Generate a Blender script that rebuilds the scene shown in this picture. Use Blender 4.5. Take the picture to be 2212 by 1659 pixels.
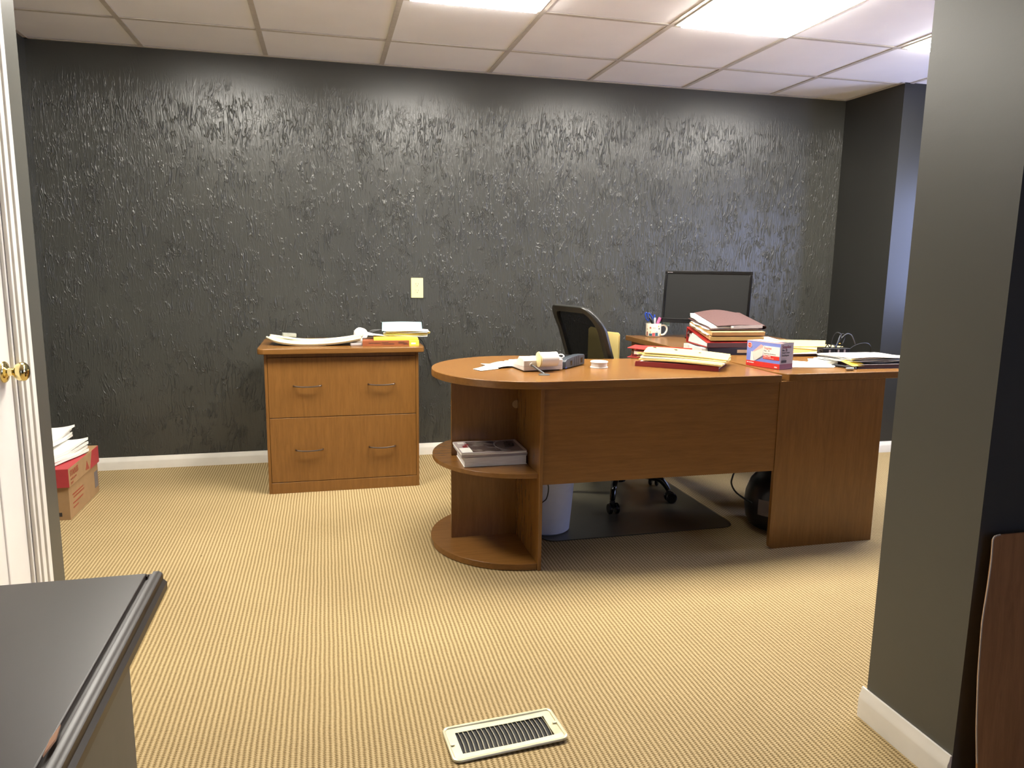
import bpy, bmesh, math, random
from mathutils import Vector, Matrix
random.seed(7)
S = bpy.context.scene
COL = S.collection
for o in list(bpy.data.objects): bpy.data.objects.remove(o)
R = math.radians
PI = math.pi

# ---------------------------------------------------------------- camera
EYE = 1.1588
cam_d = bpy.data.cameras.new('camera'); cam = bpy.data.objects.new('camera', cam_d); COL.objects.link(cam)
cam_d.sensor_fit = 'HORIZONTAL'; cam_d.sensor_width = 36; cam_d.lens = 36*1593.02/2212
cam_d.clip_start = .02
r_ = Vector((0.9699163, -0.24309515, 0.01292743)); u_ = Vector((0.02687181, 0.15969142, 0.98680117)); f_ = Vector((0.24195098, 0.95676716, -0.16141972))
cam.matrix_world = Matrix(((r_.x, u_.x, -f_.x, 0), (r_.y, u_.y, -f_.y, 0), (r_.z, u_.z, -f_.z, EYE), (0, 0, 0, 1)))
S.camera = cam

# ---------------------------------------------------------------- world, exposure, large lights
w = bpy.data.worlds.new('world'); S.world = w; w.use_nodes = True
w.node_tree.nodes['Background'].inputs[0].default_value = (.55, .66, 1, 1)
w.node_tree.nodes['Background'].inputs[1].default_value = .35
vs = S.view_settings
vs.view_transform = 'Standard'; vs.look = 'None'; vs.exposure = 2.0; vs.gamma = 1; vs.use_curve_mapping = False
LIGHT_E = 15.0          # emission of the ceiling diffusers
def area(name, loc, rot, sx, sy, power, col):
    d = bpy.data.lights.new(name, 'AREA'); d.shape = 'RECTANGLE'; d.size = sx; d.size_y = sy; d.energy = power; d.color = col
    o = bpy.data.objects.new(name, d); COL.objects.link(o); o.location = loc; o.rotation_euler = rot; return o
# daylight at the two windows in the hidden right-hand wall of the office; plus an added bluish fill lamp behind the camera
area('window_daylight', (4.13, 2.25, 1.30), (0, R(90), 0), .85, .55, 7, (.45, .55, 1))
area('window_daylight_rear', (4.13, 3.30, 1.30), (0, R(90), 0), .85, .45, 4.5, (.45, .55, 1))
area('fill_behind_camera', (1.2, -1.40, 1.3), (R(90), 0, 0), 1.2, 1.6, 2.3, (.52, .60, 1))

# ---------------------------------------------------------------- room numbers
D = 4.378; HC = 2.2336; XL = -1.4219; XR = 3.3358; XR2 = 4.12; YJ = 3.865
X0 = .3351; T = .6096; ROW = [D, 3.90, 3.90-T, 3.90-2*T, 3.90-3*T, 3.90-4*T]

# ---------------------------------------------------------------- materials
def lin(c):
    return tuple(((v/255)/12.92 if v/255 <= .04045 else ((v/255+.055)/1.055)**2.4) for v in c) + (1,)
class NT:
    def __init__(s, name):
        s.m = bpy.data.materials.new(name); s.m.use_nodes = True; s.t = s.m.node_tree; s.n = s.t.nodes
        s.b = s.n['Principled BSDF']
    def new(s, ty, **kw):
        n = s.n.new(ty)
        for k, v in kw.items(): setattr(n, k, v)
        return n
    def link(s, a, b): s.t.links.new(a, b)
    def math(s, op, a, b=None, c=None):
        n = s.new('ShaderNodeMath', operation=op)
        for i, v in enumerate((a, b, c)):
            if v is None: continue
            if isinstance(v, (int, float)): n.inputs[i].default_value = v
            else: s.link(v, n.inputs[i])
        return n.outputs[0]
    def co(s, scale=(1, 1, 1), rot=(0, 0, 0), gen='Object'):
        tc = s.new('ShaderNodeTexCoord'); mp = s.new('ShaderNodeMapping')
        mp.inputs['Scale'].default_value = scale; mp.inputs['Rotation'].default_value = rot
        s.link(tc.outputs[gen], mp.inputs[0]); return mp.outputs[0]
    def noise(s, vec, scale, detail=2, rough=.5, dist=0):
        n = s.new('ShaderNodeTexNoise'); n.inputs['Scale'].default_value = scale; n.inputs['Detail'].default_value = detail
        n.inputs['Roughness'].default_value = rough; n.inputs['Distortion'].default_value = dist
        s.link(vec, n.inputs['Vector']); return n.outputs['Fac']
    def ramp(s, fac, stops):
        n = s.new('ShaderNodeValToRGB'); e = n.color_ramp.elements
        while len(e) < len(stops): e.new(.5)
        for i, (p, c) in enumerate(stops): e[i].position = p; e[i].color = c
        s.link(fac, n.inputs[0]); return n.outputs[0]
    def bump(s, h, strength=.5, dist=.002, normal=None):
        n = s.new('ShaderNodeBump'); n.inputs['Strength'].default_value = strength; n.inputs['Distance'].default_value = dist
        s.link(h, n.inputs['Height'])
        if normal is not None: s.link(normal, n.inputs['Normal'])
        s.link(n.outputs[0], s.b.inputs['Normal']); return n.outputs[0]
    def set(s, **kw):
        for k, v in kw.items():
            i = s.b.inputs[k.replace('_', ' ')]
            if isinstance(v, (int, float, tuple)): i.default_value = v
            else: s.link(v, i)
        return s
def plain(name, rgb, rough=.5, metal=0, var=.06, scale=40, bump=0, **kw):
    """a slightly mottled procedural material"""
    k = NT(name); c = lin(rgb); v = k.co(); n = k.noise(v, scale, 3)
    lo = tuple(x*(1-var) for x in c[:3])+(1,); hi = tuple(min(1, x*(1+var)) for x in c[:3])+(1,)
    k.set(Base_Color=k.ramp(n, [(.3, lo), (.7, hi)]), Roughness=rough, Metallic=metal, **kw)
    if bump: k.bump(n, bump, .0006)
    return k.m

def wood(name, axis, dark, light, rough=.27, fine=1.0):
    k = NT(name)
    sc = {'x': (2.2, 26, 26), 'y': (26, 2.2, 26), 'z': (26, 26, 2.2)}[axis]
    v = k.co(sc); a = k.noise(v, 2.6*fine, 6, .66, .5); 
    b = k.noise(k.co(tuple(q*3.2 for q in sc)), 3.0, 3, .6)
    m = k.math('ADD', k.math('MULTIPLY', a, .75), k.math('MULTIPLY', b, .25))
    big = k.noise(k.co(), 2.1, 2)
    m2 = k.math('ADD', k.math('MULTIPLY', m, .8), k.math('MULTIPLY', big, .2))
    k.set(Base_Color=k.ramp(m2, [(.30, lin(dark)), (.70, lin(light))]), Roughness=rough, Specular_IOR_Level=.45)
    k.bump(m, .06, .0004); return k.m
WD, WL = (108, 72, 33), (134, 93, 45)
M = {}
M['wood_x'] = wood('cherry_laminate_x', 'x', WD, WL)
M['wood_z'] = wood('cherry_laminate_z', 'z', WD, WL)
M['wood_y'] = wood('cherry_laminate_y', 'y', WD, WL)
M['wood_board'] = wood('board_laminate', 'z', (150, 104, 66), (186, 136, 90), .4)

def wall_paint(name, texture, lo=(60, 60, 56), hi=(67, 67, 62), rough=.30):
    k = NT(name); tc = k.new('ShaderNodeTexCoord'); sep = k.new('ShaderNodeSeparateXYZ'); k.link(tc.outputs['Object'], sep.inputs[0])
    vary = k.noise(k.co(), 1.4, 3)
    k.set(Base_Color=k.ramp(vary, [(.3, lin(lo)), (.75, lin(hi))]), Roughness=rough, Specular_IOR_Level=.5)
    fine = k.noise(k.co(), 240, 2)
    if not texture:
        k.bump(k.math('ADD', k.math('MULTIPLY', fine, .25), k.noise(k.co((1, 1, 2.5)), 14, 3)), .12, .002); return k.m
    # trowelled relief: thin raised ridges, mostly upright, wandering
    def ridges(scale_vec, sc, width, dist, detail=2, warp=.05, seed=0):
        wv = k.new('ShaderNodeTexNoise'); wv.inputs['Scale'].default_value = 5; wv.inputs['Detail'].default_value = 2
        cc = k.co(); k.link(cc, wv.inputs['Vector'])
        vm = k.new('ShaderNodeVectorMath', operation='MULTIPLY_ADD'); k.link(wv.outputs['Color'], vm.inputs[0])
        vm.inputs[1].default_value = (warp, warp, warp*.6); k.link(cc, vm.inputs[2])
        mp = k.new('ShaderNodeMapping'); mp.inputs['Scale'].default_value = scale_vec; mp.inputs['Location'].default_value = (seed, seed*2, seed*3)
        k.link(vm.outputs[0], mp.inputs[0])
        n = k.noise(mp.outputs[0], sc, detail, .55, dist)
        d = k.math('ABSOLUTE', k.math('SUBTRACT', n, .5))
        mr = k.new('ShaderNodeMapRange', interpolation_type='SMOOTHSTEP'); k.link(d, mr.inputs[0])
        mr.inputs[1].default_value = 0; mr.inputs[2].default_value = width; mr.inputs[3].default_value = 1; mr.inputs[4].default_value = 0
        return mr.outputs[0]
    def mask(sc, lo, hi, vec=(1, 1, 1)):
        mr = k.new('ShaderNodeMapRange', interpolation_type='SMOOTHSTEP'); k.link(k.noise(k.co(vec), sc, 3, .6), mr.inputs[0])
        mr.inputs[1].default_value = lo; mr.inputs[2].default_value = hi; return mr.outputs[0]
    a = k.math('MULTIPLY', ridges((1, 1, .17), 50, .06, .5), mask(12, .40, .60))          # long upright ridges
    mz = k.new('ShaderNodeMapRange', interpolation_type='SMOOTHSTEP'); k.link(k.math('ADD', sep.outputs[2], k.math('MULTIPLY', k.noise(k.co(), 2.2, 2), .9)), mz.inputs[0])
    mz.inputs[1].default_value = 1.6; mz.inputs[2].default_value = 2.25; mz.inputs[3].default_value = 1; mz.inputs[4].default_value = .12
    b = k.math('MULTIPLY', k.math('MULTIPLY', ridges((1, 1, .62), 36, .026, 1.1, 3, .07, 3.3), mask(8, .52, .60)), k.math('MULTIPLY', mz.outputs[0], 1.2))   # squiggles
    c = ridges((1, 1, .12), 75, .12, .3, 2, .02, 7.1)                                        # faint brushed streaks
    h = k.math('ADD', k.math('ADD', a, b), k.math('MULTIPLY', c, .16))
    h = k.math('MULTIPLY', h, k.math('ADD', .35, k.noise(k.co(), 22, 2)))
    # the relief dies out in the top hand's breadth below the ceiling
    zz = k.math('ADD', sep.outputs[2], k.math('MULTIPLY', k.noise(k.co(), 3, 2), .22))
    mr = k.new('ShaderNodeMapRange', interpolation_type='SMOOTHSTEP'); k.link(zz, mr.inputs[0])
    mr.inputs[1].default_value = 2.02; mr.inputs[2].default_value = 2.22; mr.inputs[3].default_value = 1; mr.inputs[4].default_value = .03
    h = k.math('MULTIPLY', h, mr.outputs[0])
    k.bump(h, 1.0, .0036)
    return k.m
M['wall_rough'] = wall_paint('textured_charcoal_paint', True)
M['wall_smooth'] = wall_paint('smooth_charcoal_paint', False, (40, 40, 38), (46, 46, 43), .4)
M['wall_near'] = wall_paint('smooth_grey_paint', False, (74, 73, 67), (80, 79, 72), .40)

def carpet():
    k = NT('ribbed_loop_carpet'); tc = k.new('ShaderNodeTexCoord'); sep = k.new('ShaderNodeSeparateXYZ'); k.link(tc.outputs['Object'], sep.inputs[0])
    wob = k.noise(k.co(), 9, 2)
    x = k.math('ADD', sep.outputs[0], k.math('MULTIPLY', wob, .004)); y = sep.outputs[1]
    P = .0132
    u = k.math('MULTIPLY', x, 2*PI/P)
    rib = k.math('ADD', k.math('MULTIPLY', k.math('SINE', u), .5), .5)
    # loops: every half rib carries loops that lean the other way (herringbone)
    side = k.math('SIGN', k.math('COSINE', u))
    ph = k.math('ADD', k.math('MULTIPLY', y, 2*PI/.0066), k.math('MULTIPLY', side, k.math('MULTIPLY', x, 2*PI/.040)))
    loop = k.math('ADD', k.math('MULTIPLY', k.math('SINE', ph), .5), .5)
    jit = k.math('ADD', k.math('MULTIPLY', k.noise(k.co(), 420, 2, .6), .6), k.math('MULTIPLY', k.noise(k.co(), 130, 2, .7), .5))
    h = k.math('ADD', k.math('ADD', k.math('MULTIPLY', rib, .34), k.math('MULTIPLY', loop, .30)), k.math('MULTIPLY', jit, .55))
    c = k.ramp(h, [(.36, lin((104, 88, 58))), (.50, lin((142, 121, 82))), (.66, lin((172, 150, 108))), (.95, lin((198, 177, 136)))])
    # wear and small dark specks
    big = k.noise(k.co(), 1.3, 4, .6)
    mixn = k.new('ShaderNodeMix', data_type='RGBA', blend_type='MULTIPLY'); mixn.inputs[0].default_value = 1
    k.link(c, mixn.inputs[6]); k.link(k.ramp(big, [(.3, (.88, .87, .86, 1)), (.65, (1, 1, 1, 1))]), mixn.inputs[7])
    vo = k.new('ShaderNodeTexVoronoi'); vo.inputs['Scale'].default_value = 3.1; k.link(k.co(), vo.inputs['Vector'])
    sp = k.ramp(vo.outputs['Distance'], [(.010, (.25, .2, .16, 1)), (.016, (1, 1, 1, 1))])
    mix2 = k.new('ShaderNodeMix', data_type='RGBA', blend_type='MULTIPLY'); mix2.inputs[0].default_value = 1
    k.link(mixn.outputs[2], mix2.inputs[6]); k.link(sp, mix2.inputs[7])
    k.set(Base_Color=mix2.outputs[2], Roughness=.95, Specular_IOR_Level=.1)
    k.bump(h, .75, .0032); return k.m
M['carpet'] = carpet()
def tile_mat():
    k = NT('acoustic_tile'); n = k.noise(k.co(), 160, 3, .7); b = k.noise(k.co(), 3, 2)
    k.set(Base_Color=k.ramp(b, [(.3, lin((238, 236, 238))), (.7, lin((244, 242, 244)))]), Roughness=.9, Specular_IOR_Level=.2); k.bump(n, .35, .0015); return k.m
M['tile'] = tile_mat()
M['tee'] = plain('tee_bar_white', (196, 188, 178), .45)
M['trim'] = plain('white_trim_paint', (226, 222, 212), .38, scale=9)
M['door'] = plain('white_door_paint', (234, 230, 222), .34, scale=6, var=.03)
def emis(name, col, e):
    k = NT(name); k.set(Base_Color=(.8, .8, .8, 1), Emission_Color=col, Emission_Strength=e)
    return k.m
M['lamp'] = emis('lit_diffuser', (1, .95, .86, 1), LIGHT_E)
M['lamp_frame'] = plain('lamp_frame_white', (225, 222, 215), .35)
M['brass'] = plain('polished_brass', (236, 218, 156), .10, 1, var=.03)
M['chrome'] = plain('bright_metal', (205, 205, 200), .22, 1, var=.05)
M['register'] = plain('worn_plated_metal', (226, 220, 186), .32, .45, var=.10, scale=30)
M['louver'] = plain('louver_metal', (214, 208, 180), .3, .6)
M['handle'] = plain('brushed_nickel', (120, 108, 98), .32, 1)
M['duct'] = plain('dark_duct', (14, 14, 14), .7)
M['ivory'] = plain('ivory_plastic', (238, 222, 160), .35, var=.02)
M['cream'] = plain('cream_plastic', (232, 226, 190), .38, var=.02)
M['offwhite'] = plain('off_white_plastic', (222, 216, 208), .42, var=.03)
M['white'] = plain('white_plastic', (232, 230, 224), .35, var=.02)
M['paper'] = plain('white_paper', (238, 236, 228), .8, var=.03, scale=14)
M['paper_grey'] = plain('grey_paper', (168, 160, 160), .8, var=.06)
M['manila'] = plain('manila_card', (212, 190, 120), .75, var=.03, scale=14)
M['kraft'] = plain('kraft_card', (196, 158, 104), .8, var=.05, scale=20)
M['envelope'] = plain('orange_manila_paper', (232, 168, 70), .75, var=.04)
M['yellow'] = plain('yellow_paper', (244, 208, 66), .75, var=.04)
M['blue_paper'] = plain('pale_blue_paper', (160, 205, 215), .75, var=.03)
M['cyan_paper'] = plain('pale_cyan_paper', (178, 226, 226), .75, var=.04)
M['red'] = plain('red_board', (176, 48, 42), .45, var=.06)
M['darkred'] = plain('dark_red_board', (126, 38, 38), .4, var=.05)
M['maroon'] = plain('maroon_fibre_board', (84, 58, 55), .8, var=.10, scale=120, bump=.2)
M['plum'] = plain('plum_board', (72, 48, 54), .5, var=.05)
M['navy'] = plain('navy_board', (24, 28, 48), .4, var=.08)
M['tan_label'] = plain('tan_label', (176, 150, 122), .7)
M['black'] = plain('black_plastic', (18, 18, 19), .35, var=.08)
M['gloss_black'] = plain('gloss_black_plastic', (10, 10, 11), .12, var=.05)
M['screen'] = plain('dark_screen', (14, 14, 13), .5, var=.02, Specular_IOR_Level=.2)
M['chair_frame'] = plain('chair_charcoal_frame', (36, 36, 33), .38, var=.05)
M['fabric'] = plain('black_seat_fabric', (16, 16, 16), .9, var=.2, scale=300, bump=.4)
M['cable'] = plain('black_cable', (12, 12, 12), .45)
M['grey_cable'] = plain('grey_cable', (70, 70, 68), .45)
M['router'] = plain('slate_plastic', (52, 58, 64), .4, var=.05)
M['blue'] = plain('blue_plastic', (38, 66, 150), .3, var=.05)
M['pink'] = plain('pink_plastic', (232, 96, 140), .35, var=.04)
M['pencil'] = plain('maroon_pencil_paint', (96, 26, 40), .35)
M['green'] = plain('green_plastic', (40, 96, 66), .4)
M['card_brown'] = plain('corrugated_cardboard', (156, 124, 86), .85, var=.06, scale=18)
M['box_red'] = plain('printed_red_card', (168, 52, 56), .6, var=.05)
M['print_red'] = plain('red_ink', (206, 44, 34), .6)
M['print_dark'] = plain('dark_ink', (44, 40, 40), .6)
M['print_grey'] = plain('grey_ink', (112, 104, 104), .6)
M['print_brown'] = plain('brown_ink', (150, 66, 44), .6)
M['box_blue'] = plain('periwinkle_print', (118, 136, 214), .45, var=.04)
M['box_pink'] = plain('pink_print', (236, 168, 166), .5)
M['box_side'] = plain('grey_or_shaded_card', (170, 156, 152), .5, var=.03)  # grey magazine covers; on the envelope box end the grey paints shade
M['book_brown'] = plain('brown_book_cover', (142, 78, 44), .5, var=.05)
M['magazine'] = None
M['bin'] = plain('pale_blue_white_plastic', (206, 212, 232), .45, var=.02)
M['dark_top'] = plain('dark_espresso_laminate', (48, 38, 31), .34, var=.05, scale=5, Specular_IOR_Level=.28)
M['chip'] = plain('bare_chipped_board', (196, 150, 118), .8, var=.1)
M['grey_panel'] = plain('grey_brown_side_panel', (84, 82, 76), .45, var=.04)
M['mug_white'] = plain('glazed_white', (236, 228, 206), .2, var=.02)
M['teal_print'] = plain('slate_blue_glaze', (76, 122, 142), .3)
M['rose_print'] = plain('rose_glaze', (216, 104, 110), .3)
M['star_print'] = plain('brick_glaze', (170, 76, 60), .3)
M['gold_print'] = plain('ochre_glaze', (206, 168, 66), .3)
M['glass'] = plain('daylit_glass', (200, 210, 230), .1)
def mat_vinyl():
    k = NT('smoked_vinyl_mat'); n = k.noise(k.co(), 5, 3)
    k.set(Base_Color=k.ramp(n, [(.3, lin((64, 60, 48))), (.7, lin((78, 74, 60)))]), Roughness=.33); k.bump(k.noise(k.co(), 500, 1), .1, .0004); return k.m
M['vinyl'] = mat_vinyl()
def mesh_mat():
    k = NT('see_through_chair_mesh'); tc = k.new('ShaderNodeTexCoord')
    tr = k.new('ShaderNodeBsdfTransparent'); mx = k.new('ShaderNodeMixShader')
    ck = k.noise(k.co(), 900, 1); f = k.math('ADD', k.math('MULTIPLY', ck, .06), .90)
    k.set(Base_Color=lin((7, 7, 7)), Roughness=1.0, Specular_IOR_Level=.1)
    k.link(f, mx.inputs[0]); k.link(tr.outputs[0], mx.inputs[1]); k.link(k.b.outputs[0], mx.inputs[2])
    k.link(mx.outputs[0], k.n['Material Output'].inputs[0]); return k.m
M['mesh'] = mesh_mat()
def cover_mat():
    k = NT('printed_magazine_cover'); n = k.noise(k.co((1, 1.6, 1)), 14, 3, .5)
    k.set(Base_Color=k.ramp(n, [(.3, lin((52, 40, 38))), (.5, lin((96, 82, 76))), (.62, lin((130, 120, 110))), (.8, lin((60, 50, 48)))]), Roughness=.25); return k.m
M['magazine'] = cover_mat()
def pages(name, a, b, sc=900, rough=.85):
    k = NT(name); n = k.noise(k.co((.02, .02, 1)), sc, 2); k.set(Base_Color=k.ramp(n, [(.35, lin(a)), (.6, lin(b))]), Roughness=rough); k.bump(n, .3, .0006); return k.m
M['pages'] = pages('page_edges', (212, 206, 198), (236, 233, 226))

# ---------------------------------------------------------------- mesh helpers
class B:
    """collects shapes into ONE mesh"""
    def __init__(s): s.bm = bmesh.new()
    def box(s, x0, x1, y0, y1, z0, z1, mat=None):
        v = [s.bm.verts.new((x, y, z)) for z in (z0, z1) for y in (y0, y1) for x in (x0, x1)]
        if mat is not None:
            for q in v: q.co = mat @ q.co
        for f in ((0, 2, 3, 1), (4, 5, 7, 6), (0, 1, 5, 4), (2, 6, 7, 3), (0, 4, 6, 2), (1, 3, 7, 5)): s.bm.faces.new([v[i] for i in f])
        return s
    def prism(s, pts, z0, z1, mat=None, axis='z'):
        def P(a, b, c): return Vector((a, b, c)) if axis == 'z' else (Vector((a, c, b)) if axis == 'y' else Vector((c, a, b)))
        lo = [P(x, y, z0) for x, y in pts]; hi = [P(x, y, z1) for x, y in pts]
        if mat is not None: lo = [mat @ q for q in lo]; hi = [mat @ q for q in hi]
        lo = [s.bm.verts.new(q) for q in lo]; hi = [s.bm.verts.new(q) for q in hi]
        n = len(pts); s.bm.faces.new(lo[::-1]); s.bm.faces.new(hi)
        for i in range(n): s.bm.faces.new((lo[i], lo[(i+1) % n], hi[(i+1) % n], hi[i]))
        return s
    def lathe(s, prof, seg=32, mat=None, close=True):
        """prof = [(radius, z)]"""
        rings = []
        for r, z in prof:
            ring = []
            for i in range(seg):
                a = 2*PI*i/seg; p = Vector((r*math.cos(a), r*math.sin(a), z))
                if mat is not None: p = mat @ p
                ring.append(s.bm.verts.new(p))
            rings.append(ring)
        for k in range(len(rings)-1):
            for i in range(seg):
                j = (i+1) % seg; s.bm.faces.new((rings[k][i], rings[k][j], rings[k+1][j], rings[k+1][i]))
        if close: s.bm.faces.new(rings[0][::-1]); s.bm.faces.new(rings[-1])
        return s
    def tube(s, pts, rad, seg=8, caps=True):
        pts = [Vector(p) for p in pts]; rings = []; n = len(pts)
        rr = rad if isinstance(rad, (list, tuple)) else [rad]*n
        up = None
        for i, p in enumerate(pts):
            t = (pts[min(i+1, n-1)]-pts[max(i-1, 0)]).normalized()
            if up is None:
                up = Vector((0, 0, 1)) if abs(t.z) < .9 else Vector((1, 0, 0))
            a = t.cross(up).normalized(); b = a.cross(t).normalized(); up = b
            rings.append([s.bm.verts.new(p + (a*math.cos(2*PI*k/seg)+b*math.sin(2*PI*k/seg))*rr[i]) for k in range(seg)])
        for k in range(n-1):
            for i in range(seg):
                j = (i+1) % seg; s.bm.faces.new((rings[k][i], rings[k][j], rings[k+1][j], rings[k+1][i]))
        if caps: s.bm.faces.new(rings[0][::-1]); s.bm.faces.new(rings[-1])
        return s
    def grid(s, fn, nu, nv, th=0, thdir=(0, 0, -1)):
        """a sheet z=fn(u,v)->Vector, thickness th along thdir"""
        d = Vector(thdir)*th
        top = [[s.bm.verts.new(fn(i/nu, j/nv)) for j in range(nv+1)] for i in range(nu+1)]
        for i in range(nu):
            for j in range(nv): s.bm.faces.new((top[i][j], top[i+1][j], top[i+1][j+1], top[i][j+1]))
        if th:
            bot = [[s.bm.verts.new(top[i][j].co+d) for j in range(nv+1)] for i in range(nu+1)]
            for i in range(nu):
                for j in range(nv): s.bm.faces.new((bot[i][j], bot[i][j+1], bot[i+1][j+1], bot[i+1][j]))
            for i in range(nu):
                s.bm.faces.new((top[i][0], bot[i][0], bot[i+1][0], top[i+1][0])); s.bm.faces.new((top[i][nv], top[i+1][nv], bot[i+1][nv], bot[i][nv]))
            for j in range(nv):
                s.bm.faces.new((top[0][j], top[0][j+1], bot[0][j+1], bot[0][j])); s.bm.faces.new((top[nu][j], bot[nu][j], bot[nu][j+1], top[nu][j+1]))
        return s
    def sphere(s, c, r, seg=16, sc=(1, 1, 1)):
        prof = [(max(.0004, r*math.sin(PI*i/seg)), -r*math.cos(PI*i/seg)) for i in range(seg+1)]
        return s.lathe([(a*sc[0], z*sc[2]) for a, z in prof], seg*2, Matrix.Translation(c))
def obj(name, b, mat, parent=None, bevel=0, smooth=False, loc=None, rot=None, segs=2):
    me = bpy.data.meshes.new(name); bmesh.ops.recalc_face_normals(b.bm, faces=b.bm.faces); b.bm.to_mesh(me); b.bm.free()
    me.materials.append(M[mat] if isinstance(mat, str) else mat)
    o = bpy.data.objects.new(name, me); COL.objects.link(o)
    if parent: o.parent = parent
    if loc: o.location = loc
    if rot: o.rotation_euler = rot
    if bevel:
        m = o.modifiers.new('bevel', 'BEVEL'); m.width = bevel; m.segments = segs; m.limit_method = 'ANGLE'; m.angle_limit = R(40)
    if smooth or bevel:
        for p in me.polygons: p.use_smooth = True
        m = o.modifiers.new('wn', 'WEIGHTED_NORMAL') if bevel and not smooth else None
        if smooth and not bevel:
            for e in me.edges: pass
            try: me.set_sharp_from_angle(angle=R(38))
            except Exception: pass
    return o
def thing(name, label, cat, loc=(0, 0, 0), rz=0, group=None):
    o = bpy.data.objects.new(name, None); COL.objects.link(o); o.empty_display_size = .05
    o.location = loc; o.rotation_euler = (0, 0, rz); o['label'] = label; o['category'] = cat
    if group: o['group'] = group
    return o
def tag(o, label, cat, group=None):
    o['label'] = label; o['category'] = cat
    if group: o['group'] = group
    return o
def adopt(o, p):
    m = Matrix.Translation(p.location) @ p.rotation_euler.to_matrix().to_4x4()
    o.data.transform(m.inverted()); o.parent = p
    for k in ('label', 'category'):
        if k in o: del o[k]
def struct(name, b, mat, parent=None, bevel=0, **kw):
    o = obj(name, b, mat, parent, bevel, **kw)
    if not parent: o['kind'] = 'structure'
    return o
def text(name, body, size, mat, parent, loc, rot, bold=0, align='LEFT', sx=1):
    cu = bpy.data.curves.new(name, 'FONT'); cu.body = body; cu.size = size; cu.extrude = .0002; cu.align_x = align; cu.offset = bold; cu.resolution_u = 3
    t = bpy.data.objects.new(name, cu); COL.objects.link(t); dg = bpy.context.evaluated_depsgraph_get(); dg.update()
    me = bpy.data.meshes.new_from_object(t.evaluated_get(dg)); bpy.data.objects.remove(t)
    me.materials.clear(); me.materials.append(M[mat]); o = bpy.data.objects.new(name, me); COL.objects.link(o)
    o.parent = parent; o.location = loc; o.rotation_euler = rot; o.scale = (sx, 1, 1); return o
def rrect(x0, x1, y0, y1, r, n=6):
    pts = []
    for cx, cy, a0 in ((x1-r, y0+r, -90), (x1-r, y1-r, 0), (x0+r, y1-r, 90), (x0+r, y0+r, 180)):
        for i in range(n+1):
            a = R(a0+90*i/n); pts.append((cx+r*math.cos(a), cy+r*math.sin(a)))
    return pts
def arcpts(cx, cy, r, a0, a1, n): return [(cx+r*math.cos(R(a0+(a1-a0)*i/n)), cy+r*math.sin(R(a0+(a1-a0)*i/n))) for i in range(n+1)]
def smooth_path(P, n=8):
    P = [Vector(p) for p in P]; out = []
    for i in range(len(P)-1):
        p0, p1, p2, p3 = P[max(i-1, 0)], P[i], P[i+1], P[min(i+2, len(P)-1)]
        for k in range(n):
            t = k/n; out.append(.5*((2*p1)+(p2-p0)*t+(2*p0-5*p1+4*p2-p3)*t*t+(3*p1-p0-3*p2+p3)*t**3))
    out.append(P[-1]); return out

# ================================================================ ROOM SHELL
# floor with the duct hole under the register
VX, VY, VR = .402, 1.6175, R(4.0)
hx0, hx1, hy0, hy1 = VX-.10, VX+.10, VY-.030, VY+.030
fb = B()
for x0, x1, y0, y1 in ((-1.6, hx0, -1.7, 4.55), (hx1, 4.3, -1.7, 4.55), (hx0, hx1, -1.7, hy0), (hx0, hx1, hy1, 4.55)): fb.box(x0, x1, y0, y1, -.06, 0)
struct('floor', fb, 'carpet')
# ceiling: deck above, tiles laid in a tee grid
cb = B().box(-1.6, 4.3, -1.7, 4.55, HC+.025, HC+.09)
ceiling = struct('ceiling', cb, 'trim')
cols = [XL] + [X0+T*k for k in range(-2, 6)] + [3.99, XR2]
cols = [XL, X0-2*T, X0-T, X0, X0+T, X0+2*T, X0+3*T, X0+4*T, X0+5*T, X0+6*T, XR2]
rows = [D, 3.90] + [3.90-T*i for i in range(1, 10)] + [-1.6]
lightcells = {(1, 2), (3, 2), (5, 2), (7, 2)}
for i in range(len(cols)-1):
    for j in range(len(rows)-1):
        x0, x1, y1, y0 = cols[i], cols[i+1], rows[j], rows[j+1]
        if (i, j) in lightcells or x1-x0 < .05: continue
        if x0 > XR-.1 and y0 > YJ-.1: continue
        g = .009; dz = random.uniform(0, .0012)
        obj('ceiling_tile', B().box(x0+g, x1-g, y0+g, y1-g, HC+.004+dz, HC+.018+dz), 'tile', ceiling)
for x in cols[1:-1]:
    top = D if x < XR else YJ
    obj('tee_bar', B().box(x-.012, x+.012, -1.6, top, HC, HC+.003).box(x-.002, x+.002, -1.6, top, HC+.003, HC+.025), 'tee', ceiling)
for y in rows[1:-1]:
    xr = XR2 if y < YJ+.05 else XR
    obj('cross_tee_bar', B().box(XL, xr, y-.012, y+.012, HC+.0003, HC+.0033), 'tee', ceiling)
# wall angle along the edges
obj('wall_angle', B().box(XL, XR, D-.020, D, HC-.001, HC+.002), 'tee', ceiling)
obj('wall_angle', B().box(XL, XL+.020, 2.467, D, HC-.001, HC+.002), 'tee', ceiling)
obj('wall_angle', B().box(XR-.020, XR, YJ, D, HC-.001, HC+.002), 'tee', ceiling)

ZT = HC+.02
struct('wall_back', B().box(XL-.12, XR+.02, D, D+.12, 0, ZT), 'wall_rough')
struct('wall_left', B().box(XL-.12, XL, 2.347, D, 0, ZT), 'wall_rough')
struct('wall_right', B().prism([(XR, D+.12), (XR, YJ), (XR2+.12, YJ), (XR2+.12, D+.12)], 0, ZT), 'wall_smooth')
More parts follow.
